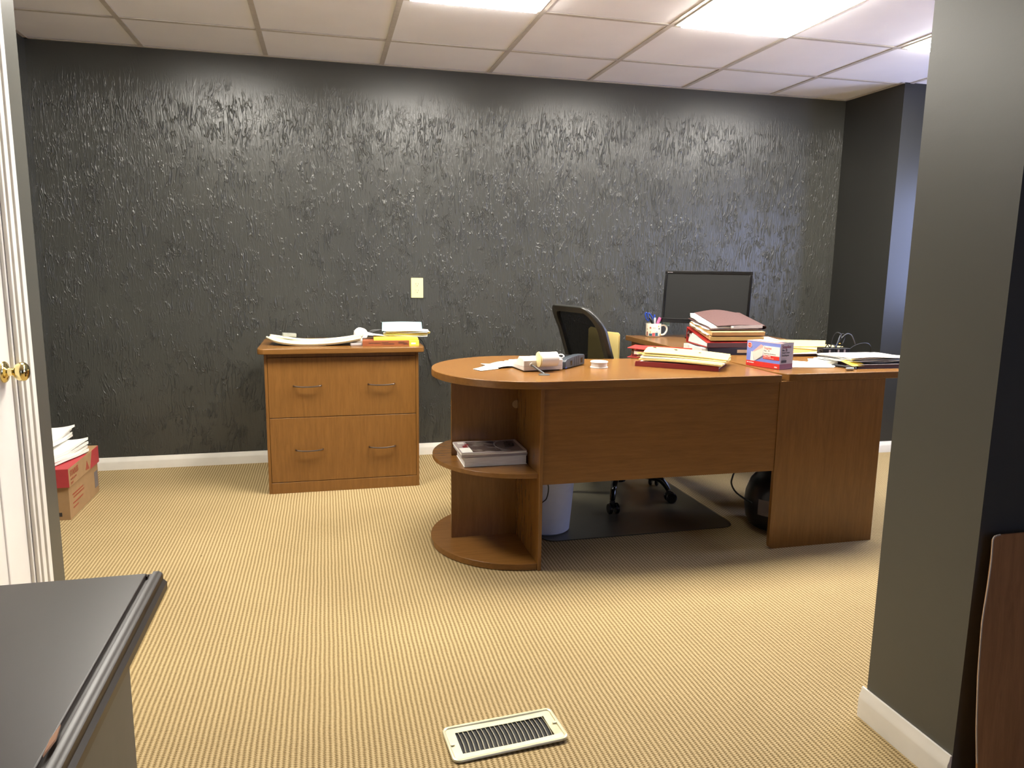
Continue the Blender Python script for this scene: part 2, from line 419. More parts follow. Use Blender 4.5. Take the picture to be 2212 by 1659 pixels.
# right-hand outer wall with two window openings
def wall_with_openings(name, x0, x1, y0, y1, ops):
    b = B(); yy = y0
    for a, c, z0, z1 in ops:
        b.box(x0, x1, yy, a, 0, ZT); b.box(x0, x1, a, c, 0, z0); b.box(x0, x1, a, c, z1, ZT); yy = c
    b.box(x0, x1, yy, y1, 0, ZT); return struct(name, b, 'wall_smooth')
wall_with_openings('wall_right_window', XR2, XR2+.12, 1.48, YJ, [(1.95, 2.55, .85, 1.75), (3.05, 3.55, .85, 1.75)])
for n, (a, c) in enumerate(((1.95, 2.55), (3.05, 3.55)), 1):
    wf = B().box(XR2-.015, XR2+.05, a-.05, a, .80, 1.80).box(XR2-.015, XR2+.05, c, c+.05, .80, 1.80).box(XR2-.015, XR2+.05, a-.05, c+.05, 1.75, 1.80).box(XR2-.03, XR2+.05, a-.06, c+.06, .80, .85)
    wn = struct('window_%d' % n, wf, 'trim')
    obj('window_rail', B().box(XR2+.0, XR2+.03, a, c, 1.285, 1.315), 'trim', wn)
struct('wall_near_right', B().box(1.335, XR2+.12, 1.208, 1.48, 0, ZT), 'wall_near')
# near-left: the wall with the door, ending at the opening, and its return behind
XN = -.82
struct('wall_near_left', B().box(XN-.12, XN, 2.252, 2.467, 0, ZT).box(XL-.12, XN-.12, 2.347, 2.467, 0, ZT).box(XN-.12, XN, 1.47, 2.252, 2.06, ZT).box(XN-.12, XN, -1.6, 1.47, 0, ZT), 'wall_near')
struct('wall_camera_side', B().box(-1.6, 2.9, -1.72, -1.6, 0, ZT), 'wall_near')
struct('wall_entry_right', B().box(2.8, 2.92, -1.6, 1.208, 0, ZT), 'wall_near')

def base_profile(t=.013, h=.075):
    return [(0, 0), (t, 0), (t, h*.62), (t*.85, h*.66), (t*.85, h*.74), (t*.55, h*.84), (t*.40, h), (0, h)]
def baseboard(name, p0, p1, nrm, h=.075, t=.013):
    """runs p0 -> p1 on the floor, sticks out along nrm"""
    p0, p1, nrm = Vector((*p0, 0)), Vector((*p1, 0)), Vector((*nrm, 0)); b = B(); pr = base_profile(t, h)
    A = [b.bm.verts.new(p0+nrm*a+Vector((0, 0, z))) for a, z in pr]; C = [b.bm.verts.new(p1+nrm*a+Vector((0, 0, z))) for a, z in pr]
    n = len(pr); b.bm.faces.new(A); b.bm.faces.new(C[::-1])
    for i in range(n): b.bm.faces.new((A[i], C[i], C[(i+1) % n], A[(i+1) % n]))
    return struct(name, b, 'trim', bevel=.001)
baseboard('baseboard_back', (XL, D), (XR, D), (0, -1), .070)
baseboard('baseboard_left', (XL, 2.467), (XL, D), (1, 0), .070)
baseboard('baseboard_right', (XR+.0, YJ), (XR2, YJ), (0, -1), .070)
baseboard('baseboard_corner', (XR, YJ-.013), (XR, D), (-1, 0), .070)
baseboard('baseboard_jamb', (1.335, 1.208), (1.335, 1.493), (-1, 0), .082)

# door in the near-left wall: leaf, casing, raised panels, brass knob
door = struct('door_1', B().box(XN-.045, XN-.008, 1.475, 2.236, .01, 2.03), 'door', bevel=.002)
def raised(y0, y1, z0, z1):
    b = B(); xx = XN-.008
    b.box(xx-.002, xx+.004, y0, y1, z0, z0+.02); b.box(xx-.002, xx+.004, y0, y1, z1-.02, z1); b.box(xx-.002, xx+.004, y0, y0+.02, z0+.02, z1-.02); b.box(xx-.002, xx+.004, y1-.02, y1, z0+.02, z1-.02)
    b.box(xx-.002, xx+.005, y0+.045, y1-.045, z0+.045, z1-.045); return b
for y0, y1 in ((1.875, 2.115), (1.575, 1.815)):
    for z0, z1 in ((.20, .80), (.95, 1.62), (1.72, 1.94)): obj('door_panel', raised(y0, y1, z0, z1), 'door', door, bevel=.004)
def casing_profile_box(b, y0, y1, z0, z1, vert=True):
    w = y1-y0
    if vert:
        for a, c, t in ((0, .16, .010), (.16, .22, .006), (.22, .50, .014), (.50, .56, .009), (.56, .86, .018), (.86, 1, .013)): b.box(XN, XN+t, y0+w*a, y0+w*c, z0, z1)
    else: b.box(XN, XN+.014, y0, y1, z0, z1)
cs = B(); casing_profile_box(cs, 2.248, 2.338, 0, 2.07); obj('casing', cs, 'trim', door, bevel=.0018)
cs = B(); casing_profile_box(cs, 1.38, 1.468, 0, 2.07); obj('casing', cs, 'trim', door, bevel=.0018)
obj('head_casing', B().box(XN, XN+.016, 1.38, 2.338, 2.035, 2.12), 'trim', door, bevel=.002)
obj('door_stop', B().box(XN-.012, XN, 2.236, 2.248, 0, 2.035), 'trim', door, bevel=.001)
KY, KZ = 2.189, .859
mx = Matrix.Translation((XN-.008, KY, KZ)) @ Matrix.Rotation(R(90), 4, 'Y')
kn = obj('door_knob', B().lathe([(.0285, 0), (.0285, .003), (.026, .006), (.018, .009), (.011, .012), (.010, .022), (.013, .026), (.020, .030), (.0245, .037), (.0255, .044), (.0238, .051), (.018, .056), (.008, .0585), (.0008, .059)], 36, mx), 'brass', door, smooth=True)
kn['label'] = 'polished brass round door knob'

# ================================================================ CEILING LIGHTS
fixlab = {1: 'bright square ceiling light at the far left, above the ream box', 3: 'bright square ceiling light over the filing cabinet, left of the two that show clearly',
          5: 'largest bright square ceiling light, cut by the top edge above the desk', 7: 'ceiling light at the far right, mostly hidden by the dark wall end'}
for i, j in sorted(lightcells):
    x0, x1, y1, y0 = cols[i], cols[i+1], rows[j], rows[j+1]; cx, cy = (x0+x1)/2, (y0+y1)/2; h = T/2-.013
    t = thing('ceiling_light', fixlab[i], 'light', (cx, cy, HC), 0, 'square ceiling lights')
    fr = B().box(-h, h, -h, -h+.022, -.004, .010).box(-h, h, h-.022, h, -.004, .010).box(-h, -h+.022, -h+.022, h-.022, -.004, .010).box(h-.022, h, -h+.022, h-.022, -.004, .010)
    obj('light_frame', fr, 'lamp_frame', t, bevel=.0015)
    obj('diffuser', B().box(-h+.022, h-.022, -h+.022, h-.022, -.015, .006), 'lamp', t)
    obj('housing', B().box(-h, h, -h, h, .012, .02), 'lamp_frame', t)

# ================================================================ DESK
DT = .735
desk = thing('reception_desk', 'cherry wood desk with rounded left end, front panel and open half-round shelves', 'desk')
cx, cy, r = .793, 2.925, .385
pts = [(1.750, 2.545), (1.750, 3.13), (1.20, 3.13), (1.10, 3.15), (1.02, 3.215), (.93, 3.29), (.86, 3.308)] + arcpts(cx, cy, r, 90, 270, 40)[1:] + [(.86, 2.542)]
dtp = obj('desk_top', B().prism(pts, DT-.029, DT), 'wood_x', desk, bevel=.003)
obj('end_panel', B().box(.757, .771, 2.557, 3.10, 0, DT-.029), 'wood_z', desk, bevel=.0015)
dv = obj('divider_panel', B().box(.482, .757, 2.900, 2.914, .026, .362).box(.482, .757, 2.900, 2.914, .380, DT-.029), 'wood_z', desk, bevel=.001)
def half(rr): return arcpts(.757, 2.920, rr, 90, 270, 40)
obj('shelf', B().prism(half(.347), .362, .380), 'wood_x', desk, bevel=.0015)
obj('base_shelf', B().prism(half(.355), .002, .027), 'wood_x', desk, bevel=.0015)
obj('bolt_cap', B().lathe([(.017, 0), (.017, .002), (.014, .003)], 20, Matrix.Translation((.7525, 2.900, .585)) @ Matrix.Rotation(R(90), 4, 'X')), 'card_brown', desk)
obj('modesty_panel', B().box(.771, 1.7565, 2.568, 2.584, .336, DT-.029), 'wood_x', desk, bevel=.001)
for xx in (.80, 1.70): obj('bracket', B().box(xx, xx+.03, 2.584, 2.613, .62, .70), 'chrome', desk)

ret = thing('return_desk', 'cherry wood return desk behind the rounded desk, with a full-height dark front panel', 'desk')
pr = [(1.766, 2.625), (1.800, 2.570), (1.83, 2.562), (2.47, 2.562), (2.47, 3.05), (2.60, 3.25), (2.66, 3.45), (2.66, 4.18), (1.766, 4.18)]
obj('desk_top', B().prism(pr, DT-.029, DT), 'wood_y', ret, bevel=.003)
obj('front_panel', B().prism([(1.774, 0)]+[(2.255, 0), (2.255, DT-.029), (1.757, DT-.029), (1.757, .02), (1.760, .008)], 2.565, 2.583, axis='y'), 'wood_z', ret, bevel=.001)
obj('side_panel', B().box(1.795, 1.811, 3.70, 4.15, 0, DT-.029), 'wood_z', ret, bevel=.001)
obj('side_panel', B().box(2.62, 2.636, 3.50, 4.15, 0, DT-.029), 'wood_z', ret, bevel=.001)
obj('back_panel', B().box(1.811, 2.62, 4.13, 4.146, .10, DT-.029), 'wood_x', ret, bevel=.001)
obj('rear_side_panel', B().box(2.20, 2.216, 2.95, 3.2, 0, DT-.029), 'wood_z', ret, bevel=.001)

# ================================================================ FILING CABINET
cab = thing('filing_cabinet', 'low cherry wood filing cabinet with two wide drawers against the textured wall', 'cabinet', (.076, 3.745, 0))
hw = .376
obj('cabinet_body', B().box(-hw+.014, hw-.014, .018, .48, 0, .708), 'wood_z', cab)
obj('side_panel', B().box(-hw, -hw+.014, .0, .48, 0, .708), 'wood_z', cab, bevel=.001)
obj('side_panel', B().box(hw-.014, hw, .0, .48, 0, .708), 'wood_z', cab, bevel=.001)
obj('cabinet_top', B().prism(rrect(-hw-.030, hw+.030, -.030, .50, .035), .708, .735), 'wood_x', cab, bevel=.0035)
obj('base_board', B().box(-hw+.014, hw-.014, -.002, .02, 0, .056), 'wood_z', cab, bevel=.001)
for z0, z1, hz in ((.059, .386, .222), (.389, .688, .547)):
    dr = obj('drawer_front', B().box(-hw+.0155, hw-.0155, -.001, .018, z0, z1), 'wood_z', cab, bevel=.0012)
    for hx in (-.175, .187):
        P = [(hx-.066, -.002, hz), (hx-.060, -.016, hz), (hx-.035, -.024, hz-.002), (hx, -.027, hz-.003), (hx+.035, -.024, hz-.002), (hx+.060, -.016, hz), (hx+.066, -.002, hz)]
        obj('handle', B().tube(smooth_path(P, 5), .0038, 8), 'handle', dr, smooth=True)
obj('top_rail', B().box(-hw+.0155, hw-.0155, .004, .018, .690, .708), 'wood_z', cab)

# ---- things on the cabinet
def on_cab(x, y, z=0): return (x, y, DT+z)
def traysheet(u, v):
    X = -.235+.47*u; e = (u-.42)/.58 if u > .42 else (u-.42)/.42
    narrow = 1-.55*max(0, (.18-u)/.18)**2
    return Vector((X, (-.11+.22*v)*narrow, .0045+.030*abs(e)**2.1))
ty = thing('plastic_tray', 'cream curved plastic tray lying across the left half of the cabinet top', 'tray', on_cab(-.055, 3.935, .0025), R(-6))
obj('tray_base', B().grid(traysheet, 28, 8, .006), 'cream', ty, smooth=True)
rim = B()
for s_ in (0, 1):
    rim.tube([traysheet(u/20, s_)+Vector((0, 0, .003)) for u in range(21)], .005, 8)
obj('tray_rim', rim, 'cream', ty, smooth=True)
obj('tray_lip', B().grid(lambda u, v: traysheet(.62+.38*u, 0)+Vector((0, .01+.03*v, .005+.016)), 8, 2, .018), 'cream', ty, bevel=.002)
tag(obj('adhesive_roll_case', B().prism(rrect(-.035, .035, -.02, .02, .006), 0, .018), plain('smoky_grey_plastic', (150, 150, 140), .3), bevel=.003, loc=on_cab(-.19, 4.00, .033), rot=(R(0), R(4), R(8))), 'small grey translucent case on the left end of the cream tray', 'case')
bk = thing('brown_book', 'thick brown paperback lying flat at the front right of the cabinet top', 'book', on_cab(.325, 3.79), R(-2.5))
obj('cover', B().box(-.150, .085, -.005, .0, 0, .026).box(-.150, .085, 0, .155, 0, .0012).box(-.150, .085, 0, .155, .0248, .026), 'book_brown', bk, bevel=.0008)
obj('spine_end', B().box(.0852, .135, -.0055, .0, 0, .026).box(.0852, .135, 0, .155, .0248, .0262).box(.0852, .135, 0, .155, 0, .0012), 'yellow', bk, bevel=.0008)
obj('spine_label', B().box(.095, .118, -.0060, -.0055, .008, .016), 'paper', bk)
obj('pages', B().box(-.147, .132, .0, .152, .0014, .0246), 'pages', bk)
for x0, x1, z in ((-.12, -.06, .014), (-.05, .01, .0095), (-.055, -.02, .017), (.03, .075, .013), (.03, .06, .0185), (.055, .08, .008)):
    obj('spine_print', B().box(x0, x1, -.0060, -.0055, z, z+.0018), 'print_dark', bk)
tag(obj('tape_dispenser', B().prism(rrect(-.03, .03, -.015, .015, .005), 0, .014), 'paper_grey', bevel=.003, loc=on_cab(.145, 3.82), rot=(0, 0, R(4))), 'small translucent grey holder between the cream tray and the brown book', 'holder')
pd = thing('yellow_pad', 'yellow notepad lying on top of the brown book', 'notepad', on_cab(.365, 3.86, .0275), R(-3))
obj('pad_sheets', B().box(-.13, .095, -.07, .07, 0, .010), 'yellow', pd, bevel=.001)
obj('backing_card', B().box(-.13, .095, -.07, .07, -.0012, -.0001), 'kraft', pd)
def stack_sheets(n, w, d, dz, mats, jig, rj, z0=0):
    out = []
    for k in range(n):
        out.append((z0+k*dz, random.uniform(-jig, jig), random.uniform(-jig, jig), random.uniform(-rj, rj)))
    return out
yp = thing('paper_bundle', 'bundle of loose white and yellow papers under the pale blue sheet', 'papers', on_cab(.405, 3.955, .0385), R(-4))
for k in range(6):
    ob = obj('sheet', B().grid(lambda u, v: Vector((-.115+.23*u, -.075+.15*v, .004*math.sin(6*u+k)*(u**2))), 8, 2, .0015), ['paper', 'manila', 'yellow', 'paper', 'manila', 'paper'][k], yp, loc=(random.uniform(-.008, .016), random.uniform(-.01, .01), .005*k+.003), rot=(0, 0, random.uniform(-.08, .08)))
tag(obj('blue_sheet', B().grid(lambda u, v: Vector((-.105+.21*u, -.07+.14*v, .003*math.sin(3*u)+.010*v)), 10, 4, .002), 'blue_paper', loc=on_cab(.392, 3.965, .079), rot=(R(10), 0, R(-5))), 'pale blue sheet of paper topmost on the bundle at the right of the cabinet', 'paper')
pr_ = thing('paper_roll', 'white paper roll standing on edge behind the cream tray', 'roll', on_cab(.180, 4.085, .0342), R(12))
mr_ = Matrix.Rotation(R(90), 4, 'X')
obj('roll_body', B().lathe([(.012, -.02), (.034, -.02), (.034, .02), (.012, .02), (.012, -.02)], 28, mr_, close=False), 'paper', pr_, smooth=True)
sl = thing('crumpled_slip', 'crumpled white paper slip fanned out in front of the paper roll', 'paper', on_cab(.225, 3.895, .040), R(5))
obj('slip', B().grid(lambda u, v: Vector((-.085+.17*u, (-.02+.06*v)*(1-.2*u), .030*(1-u)*(.55+.45*v)+.0035*math.sin(11*u+4*v)*(1-u))), 24, 6, .001), 'paper', sl)
tb = B()
for q in range(5): tb.box(-.09+q*.008, -.086+q*.008, -.025, -.010, .012+q*.002, .013+q*.002)
obj('torn_edge', tb, 'paper', sl)
chg = thing('charger_tangle', 'black plug and coiled grey cable at the back of the cabinet top', 'charger', on_cab(.285, 4.06), R(10))
obj('plug_body', B().prism(rrect(.03, .085, -.02, .025, .008), 0, .062), 'black', chg, bevel=.004)
obj('plug_face', B().box(.040, .072, -.0225, -.020, .020, .050), 'maroon', chg)
P = []
for k in range(90):
    a = k*.42; P.append((-.02+.045*math.cos(a)+.0002*k, .0+.012*math.sin(a*.9), .040+.018*math.sin(a)+.002*math.sin(k)))
obj('coiled_cable', B().tube(P, .0028, 6), 'grey_cable', chg, smooth=True)
tag(obj('thin_cable', B().tube(smooth_path([(.395, 4.20, DT+.004), (.50, 4.30, DT-.004), (.545, 4.355, .70), (.575, 4.366, .64), (.612, 4.368, .52), (.648, 4.366, .44), (.66, 4.366, .425)], 8), .0022, 6), 'cable', smooth=True), 'thin black cable hanging down the wall right of the filing cabinet', 'cable')

# ---- wall outlet
ol = thing('wall_outlet', 'ivory double power outlet plate on the dark textured wall', 'outlet', (.523, D, 1.009))
obj('cover_plate', B().box(-.0355, .0355, -.0065, 0, -.058, .058), 'ivory', ol, bevel=.002)
for dz in (.0195, -.0195):
    so = obj('receptacle', B().prism([(x, z+dz) for x, z in [(q[0], q[1]) for q in arcpts(0, 0, .0165, 35, 145, 8)+arcpts(0, 0, .0165, 215, 325, 8)]], -.0082, -.006, axis='y'), 'ivory', ol, bevel=.0006)
    for dx in (-.0063, .0063): obj('slot', B().box(dx-.0012, dx+.0012, -.0088, -.0080, dz, dz+.009), 'print_grey', so)
    obj('ground_hole', B().lathe([(.0024, 0), (.0024, .0007)], 10, Matrix.Translation((0, -.0081, dz-.0065)) @ Matrix.Rotation(R(90), 4, 'X')), 'print_dark', so)
obj('screw', B().lathe([(.003, 0), (.003, .0008)], 10, Matrix.Translation((0, -.0064, 0)) @ Matrix.Rotation(R(90), 4, 'X')), 'ivory', ol)

# ---- floor register
vt = thing('floor_register', 'metal floor vent with dark slots lying in the carpet in the foreground', 'vent', (VX, VY, 0), VR)
HWX, HWY, SX, SY = .146, .068, .117, .041
def rlift(x, y): return .0045+.006*max(0, x/HWX)**2*(1 if y < 0 else .4)
def rplate(x0, x1, y0, y1, b, n=10, t=.0022):
    b.grid(lambda u, v: Vector((x0+(x1-x0)*u, y0+(y1-y0)*v, rlift(x0+(x1-x0)*u, y0+(y1-y0)*v))), n, 2, t)
pb = B(); rplate(-HWX+.006, HWX-.006, SY, HWY-.006, pb); rplate(-HWX+.006, HWX-.006, -HWY+.006, -SY, pb); rplate(-HWX+.006, -SX, -SY, SY, pb, 3); rplate(SX, HWX-.006, -SY, SY, pb, 3)
obj('face_plate', pb, 'register', vt)
rim = rrect(-HWX+.004, HWX-.004, -HWY+.004, HWY-.004, .014)
path = [(x, y, rlift(x, y)-.0005) for x, y in rim]+[(rim[0][0], rim[0][1], rlift(*rim[0])-.0005)]
obj('rolled_rim', B().tube(path, .0046, 8, False), 'register', vt, smooth=True)
for k in range(20):
    x = -SX+.006+(2*SX-.012)*k/19
    lb = B().grid(lambda u, v: Vector((x+.0025*math.sin(PI*u)+.0035*v, -SY+.001+(2*SY-.002)*u, .0058-.0040*v)), 6, 1, .0007, (1, 0, 0))
    obj('louver', lb, 'louver', vt)
for sx_ in (-1, 1): obj('crimp', B().prism(rrect(-.006, .006, -.004, .004, .003), .006, .0085, Matrix.Translation((sx_*(HWX-.012), .004*sx_, .002 if sx_ > 0 else 0))), 'register', vt, bevel=.001)
obj('duct_liner', B().box(-.098, .098, -.0285, .0285, -.055, -.05).box(-.098, -.096, -.0285, .0285, -.05, -.001).box(.096, .098, -.0285, .0285, -.05, -.001), 'duct', vt)
obj('damper_blade', B().box(-.118, .118, -.042, .042, .0006, .0012), 'duct', vt)

# ================================================================ PAPER BOX AT LEFT
XB = -1.125
bx = thing('ream_box', 'brown cardboard paper box with red lid on the carpet by the left wall', 'box', (XB, 3.535, 0))
obj('box_body', B().box(-.270, -.006, .006, .440, 0, .155), 'card_brown', bx, bevel=.002)
obj('box_lid', B().box(-.276, 0, 0, .446, .150, .235), 'card_brown', bx, bevel=.002)
ld = B().box(-.2765, -.0, -.0008, 0, .152, .2345).box(-.2765, -.0005, -.0005, .08, .235, .2358).box(-.06, -.0002, .08, .27, .2350, .2358)
obj('red_print', ld, 'box_red', bx)
obj('red_print', B().prism([(.30, .152), (.446, .152), (.446, .234), (.345, .234)], 0, .0008, axis='x'), 'box_red', bx)
obj('red_print', B().prism([(.235, .165), (.26, .205), (.29, .160)], 0, .0008, axis='x'), 'print_brown', bx)
obj('red_print', B().box(-.276, 0, .446, .4468, .152, .234), 'box_red', bx)
text('lid_lettering', 'STAPLES', .038, 'print_brown', bx, (.0012, .018, .196), (R(90), 0, R(90)), .0006, sx=.8)
text('lid_small_print', 'multipurpose\npaper', .017, 'print_brown', bx, (.0012, .020, .178), (R(90), 0, R(90)), sx=.9)
for k, (a, c, z) in enumerate(((.05, .20, .10), (.06, .21, .085), (.05, .19, .06), (.05, .12, .04))): obj('small_print', B().box(-.0058, -.0053, a, c, z, z+.006), 'print_brown', bx)
obj('dark_label', B().box(-.0059, -.0050, .375, .425, .035, .115), 'print_grey', bx)
obj('barcode_label', B().box(-.15, -.04, .0052, .0058, .018, .036), 'print_dark', bx)
for n, (dx, dy, rz, z0, th, lab) in enumerate(((-.135, .19, 14, .2385, .050, 'white ream stack lying on the red box lid, lower of the two'), (-.20, .23, 8, .300, .040, 'white ream stack on top of the lower one, reaching up behind the dark wall end'))):
    st = thing('paper_stack', lab, 'papers', (XB+dx, 3.535+dy, z0), R(-rz), 'loose paper on the ream box')
    for k in range(4):
        h = th/4
        def sh(u, v, k=k): 
            e = .006*math.sin(5*v+k)+.016*(u**4)*(v**2)
            return Vector((-.108+.216*u+.004*math.sin(4*v+k), -.14+.28*v, e*(.5+k*.2)))
        obj('ream', B().grid(sh, 8, 8, h*.96), 'pages' if k % 2 == 0 else 'paper', st, loc=(random.uniform(-.004, .004), random.uniform(-.006, .006), h*(k+1)), rot=(0, 0, R(random.uniform(-3, 3))))

# ================================================================ MAGAZINES ON THE SHELF
ZS = .380
wb = thing('thick_white_book', 'thick white softcover book lying on the rounded shelf under the magazines', 'book', (.500, 2.714, ZS+.0008), R(-.5))
obj('pages', B().box(.002, .248, .002, .176, .002, .034), 'pages', wb, bevel=.001)
obj('cover', B().box(0, .250, 0, .178, 0, .0018).box(0, .250, 0, .178, .0345, .036), 'paper', wb)
mg = thing('lower_magazine', 'grey magazine between the thick white book and the top magazine', 'magazine', (.490, 2.711, ZS+.0378), R(.5))
obj('pages', B().grid(lambda u, v: Vector((.262*u, .180*v, .009+.001*math.sin(7*u))), 12, 4, .008), 'paper_grey', mg)
obj('cover', B().grid(lambda u, v: Vector((.262*u, .180*v, .0095+.001*math.sin(7*u))), 12, 4, .0006), 'box_side', mg)
tm = thing('top_magazine', 'glossy magazine with a brown interior photo on its cover, topmost on the shelf', 'magazine', (.488, 2.703, ZS+.0488), R(1.2))
obj('pages', B().grid(lambda u, v: Vector((.260*u, .180*v, .007+.0016*math.sin(5*u+1)+.002*v)), 12, 4, .0065), 'paper', tm)
tz = lambda u, v: .0085+.0016*math.sin(5*u+1)+.002*v
obj('cover', B().grid(lambda u, v: Vector((.262*u, .181*v, tz(u, v))), 12, 4, .0006), 'box_side', tm)
def patch(b, u0, u1, v0, v1, dz=.0006): b.grid(lambda u, v: Vector((.262*(u0+(u1-u0)*u), .181*(v0+(v1-v0)*v), tz(u0+(u1-u0)*u, v0+(v1-v0)*v)+dz)), 8, 3, .0004)
q = B(); patch(q, .18, .62, .06, .93); obj('cover_photo', q, 'magazine', tm)
q = B(); patch(q, .62, .95, .06, .93, .0006); obj('cover_dark_field', q, 'print_grey', tm)
q = B(); patch(q, .02, .18, .04, .42, .0007); obj('cover_blank_box', q, 'paper', tm)
q = B(); patch(q, .09, .16, .45, .60, .0009); patch(q, .14, .20, .62, .72, .0009); obj('cover_red_marks', q, 'darkred', tm)
q = B(); patch(q, .05, .15, .74, .90, .0009); obj('cover_barcode', q, 'offwhite', tm)
q = B(); 
for k in range(28):
    a = R(100+k*6); u = .78+.19*math.cos(a); v = .52+.42*math.sin(a); q.box(.262*u-.003, .262*u+.003, .181*v-.003, .181*v+.003, tz(u, v)+.001, tz(u, v)+.0014)
obj('cover_ring', q, 'paper_grey', tm)
text('cover_lettering', 'AFR', .054, 'print_dark', tm, (.205, .155, .0125), (0, 0, R(-100)), .001)

# ================================================================ MAT, CHAIR, BIN, HEATER
cm = thing('chair_mat', 'dark smoked vinyl chair mat on the carpet behind the desk', 'mat', (0, 0, 0))
obj('mat_sheet', B().prism(rrect(.865, 1.765, 2.83, 4.03, .06), .001, .005), 'vinyl', cm, bevel=.001)
ch = thing('office_chair', 'black mesh-back office chair on casters behind the desk', 'chair', (1.40, 3.345, .005), 0)
CC = Vector((1.40, 3.345, .005))
star = [(-.12, -.235), (.21, -.145), (.245, .12), (.0, .27), (-.25, .10)]
cas = [(-.12, -.235)]
for k, (ax, ay) in enumerate(star):
    L = math.hypot(ax, ay); dx, dy = ax/L, ay/L; L = .285 if k not in (0, 1) else L
    P = smooth_path([(dx*.03, dy*.03, .125), (dx*.12, dy*.12, .128), (dx*.20, dy*.20, .118), (dx*(L-.025), dy*(L-.025), .098), (dx*L, dy*L, .066)], 5)
    lg = obj('base_leg', B().tube(P, [.021-.008*i/(len(P)-1) for i in range(len(P))], 10), 'gloss_black', ch, smooth=True)
    c = obj('caster', B().box(-.008, .008, -.012, .012, .028, .062), 'black', ch, loc=(dx*L, dy*L, 0), rot=(0, 0, math.atan2(dy, dx)+.5), bevel=.003)
    for s_ in (-1, 1):
        obj('wheel', B().lathe([(.004, -.008), (.022, -.008), (.0265, -.004), (.0265, .004), (.022, .008), (.004, .008)], 24, Matrix.Translation((.012, s_*.017, .027)) @ Matrix.Rotation(R(90), 4, 'X')), 'gloss_black', c, smooth=True)
obj('base_hub', B().lathe([(.04, .085), (.045, .10), (.045, .14), (.032, .15)], 24), 'gloss_black', ch, smooth=True)
obj('gas_column', B().lathe([(.025, .14), (.025, .30), (.016, .30), (.016, .42)], 20), 'gloss_black', ch, smooth=True)
obj('seat_plate', B().box(-.10, .10, -.08, .08, .40, .435), 'black', ch, bevel=.006)
F = Vector((.957, .292, 0)); Sd = Vector((-.292, .957, 0)); Z = Vector((0, 0, 1))   # chair faces F
SC = Vector((.045, .02, 0))
def seatfn(u, v):
    a, b = (u-.5)*2, (v-.5)*2; k = (1-.12*abs(b)**3)
    return SC+F*(.235*a*k)+Sd*(.245*b*(1-.08*abs(a)**3))+Z*(.505-.012*(a*a)*(1 if a > 0 else .2)-.010*(1-b*b)*.6)
obj('seat', B().grid(seatfn, 14, 14, .055), 'fabric', ch, smooth=True)
# backrest: a tall rounded mesh panel leaning back, in a thick frame
BL = Vector((1.292, 3.370, 0))-Vector((CC.x, CC.y, 0))     # foot of the back, at seat height
lean = .30
BS = Vector((-.27, .963, 0)).normalized()
BF = Vector((.963, .27, 0)).normalized()
def backpt(a, h):           # a -1..1 across, h 0..1 up
    z = .50+.458*h; off = -.035-.155*h+.040*math.sin(PI*h)
    return BL+BS*(.19*a)+BF*(off+.022*a*a)+Z*(z-.005)
def outline(n=64, inset=0):
    pts = []
    wv = 1-inset; h0, h1 = .0+inset*.4, 1-inset*.45
    for i in range(n):
        t = 2*PI*i/n; c, s_ = math.cos(t), math.sin(t)
        e = 2/4.6
        a = math.copysign(abs(c)**e, c)*wv; hh = math.copysign(abs(s_)**e, s_)
        h = (h0+h1)/2+hh*(h1-h0)/2; a *= (.86+.14*(1-abs(h-.45)*1.3))
        pts.append((a, h))
    return pts
def ring_out(ia, h0, h1, r):
    return [(q[0]*ia, q[1]) for q in rr_norm(h0, h1, r)]
def rr_norm(h0, h1, r, n=8):
    pts = []; ra = r*1.85
    for ca, chh, a0 in ((1-ra, h0+r, -90), (1-ra, h1-r, 0), (-1+ra, h1-r, 90), (-1+ra, h0+r, 180)):
        for i in range(n+1):
            t = R(a0+90*i/n); pts.append((ca+ra*math.cos(t), chh+r*math.sin(t)))
    return pts
o_out = ring_out(1.0, 0, 1, .22); o_in = ring_out(.80, .09, .925, .17)
def bring(pts, off): return [backpt(a, h+(.035*(1-a*a) if h > .5 else 0))+BF*off for a, h in pts]
fr = B(); R4 = [[fr.bm.verts.new(p) for p in L] for L in (bring(o_out, -.004), bring([(a*.97, .5+(h-.5)*.975) for a, h in o_out], -.020), bring(o_in, -.016), bring(o_in, .010), bring([(a*.97, .5+(h-.5)*.975) for a, h in o_out], .014))]
for k in range(5):
    A_, C_ = R4[k], R4[(k+1) % 5]; n_ = len(A_)
    for i in range(n_): fr.bm.faces.new((A_[i], A_[(i+1) % n_], C_[(i+1) % n_], C_[i]))
obj('back_frame', fr, 'chair_frame', ch, bevel=.004)
def outline(n=64):
    return [(a, h+(.035*(1-a*a) if h > .5 else 0)) for a, h in ring_out(.82, .08, .935, .17)]
NO = len(outline())
mb = B(); prev = None; ctr = mb.bm.verts.new(backpt(0, .5))
for q in [.35, .7, 1.0]:
    ring = [mb.bm.verts.new(backpt(a*q, .5+(h-.5)*q)-BF*.003) for a, h in outline()]
    for i in range(NO):
        j = (i+1) % NO
        if prev is None: mb.bm.faces.new((ctr, ring[i], ring[j]))
        else: mb.bm.faces.new((prev[i], ring[i], ring[j], prev[j]))
    prev = ring
obj('back_mesh', mb, 'mesh', ch, smooth=True)
obj('back_support', B().tube(smooth_path([backpt(0, .25)-BF*.03, backpt(0, .05)-BF*.045, BL+BF*.05+Z*.43, Z*.415+BF*-.02], 5), .02, 8), 'black', ch, smooth=True)
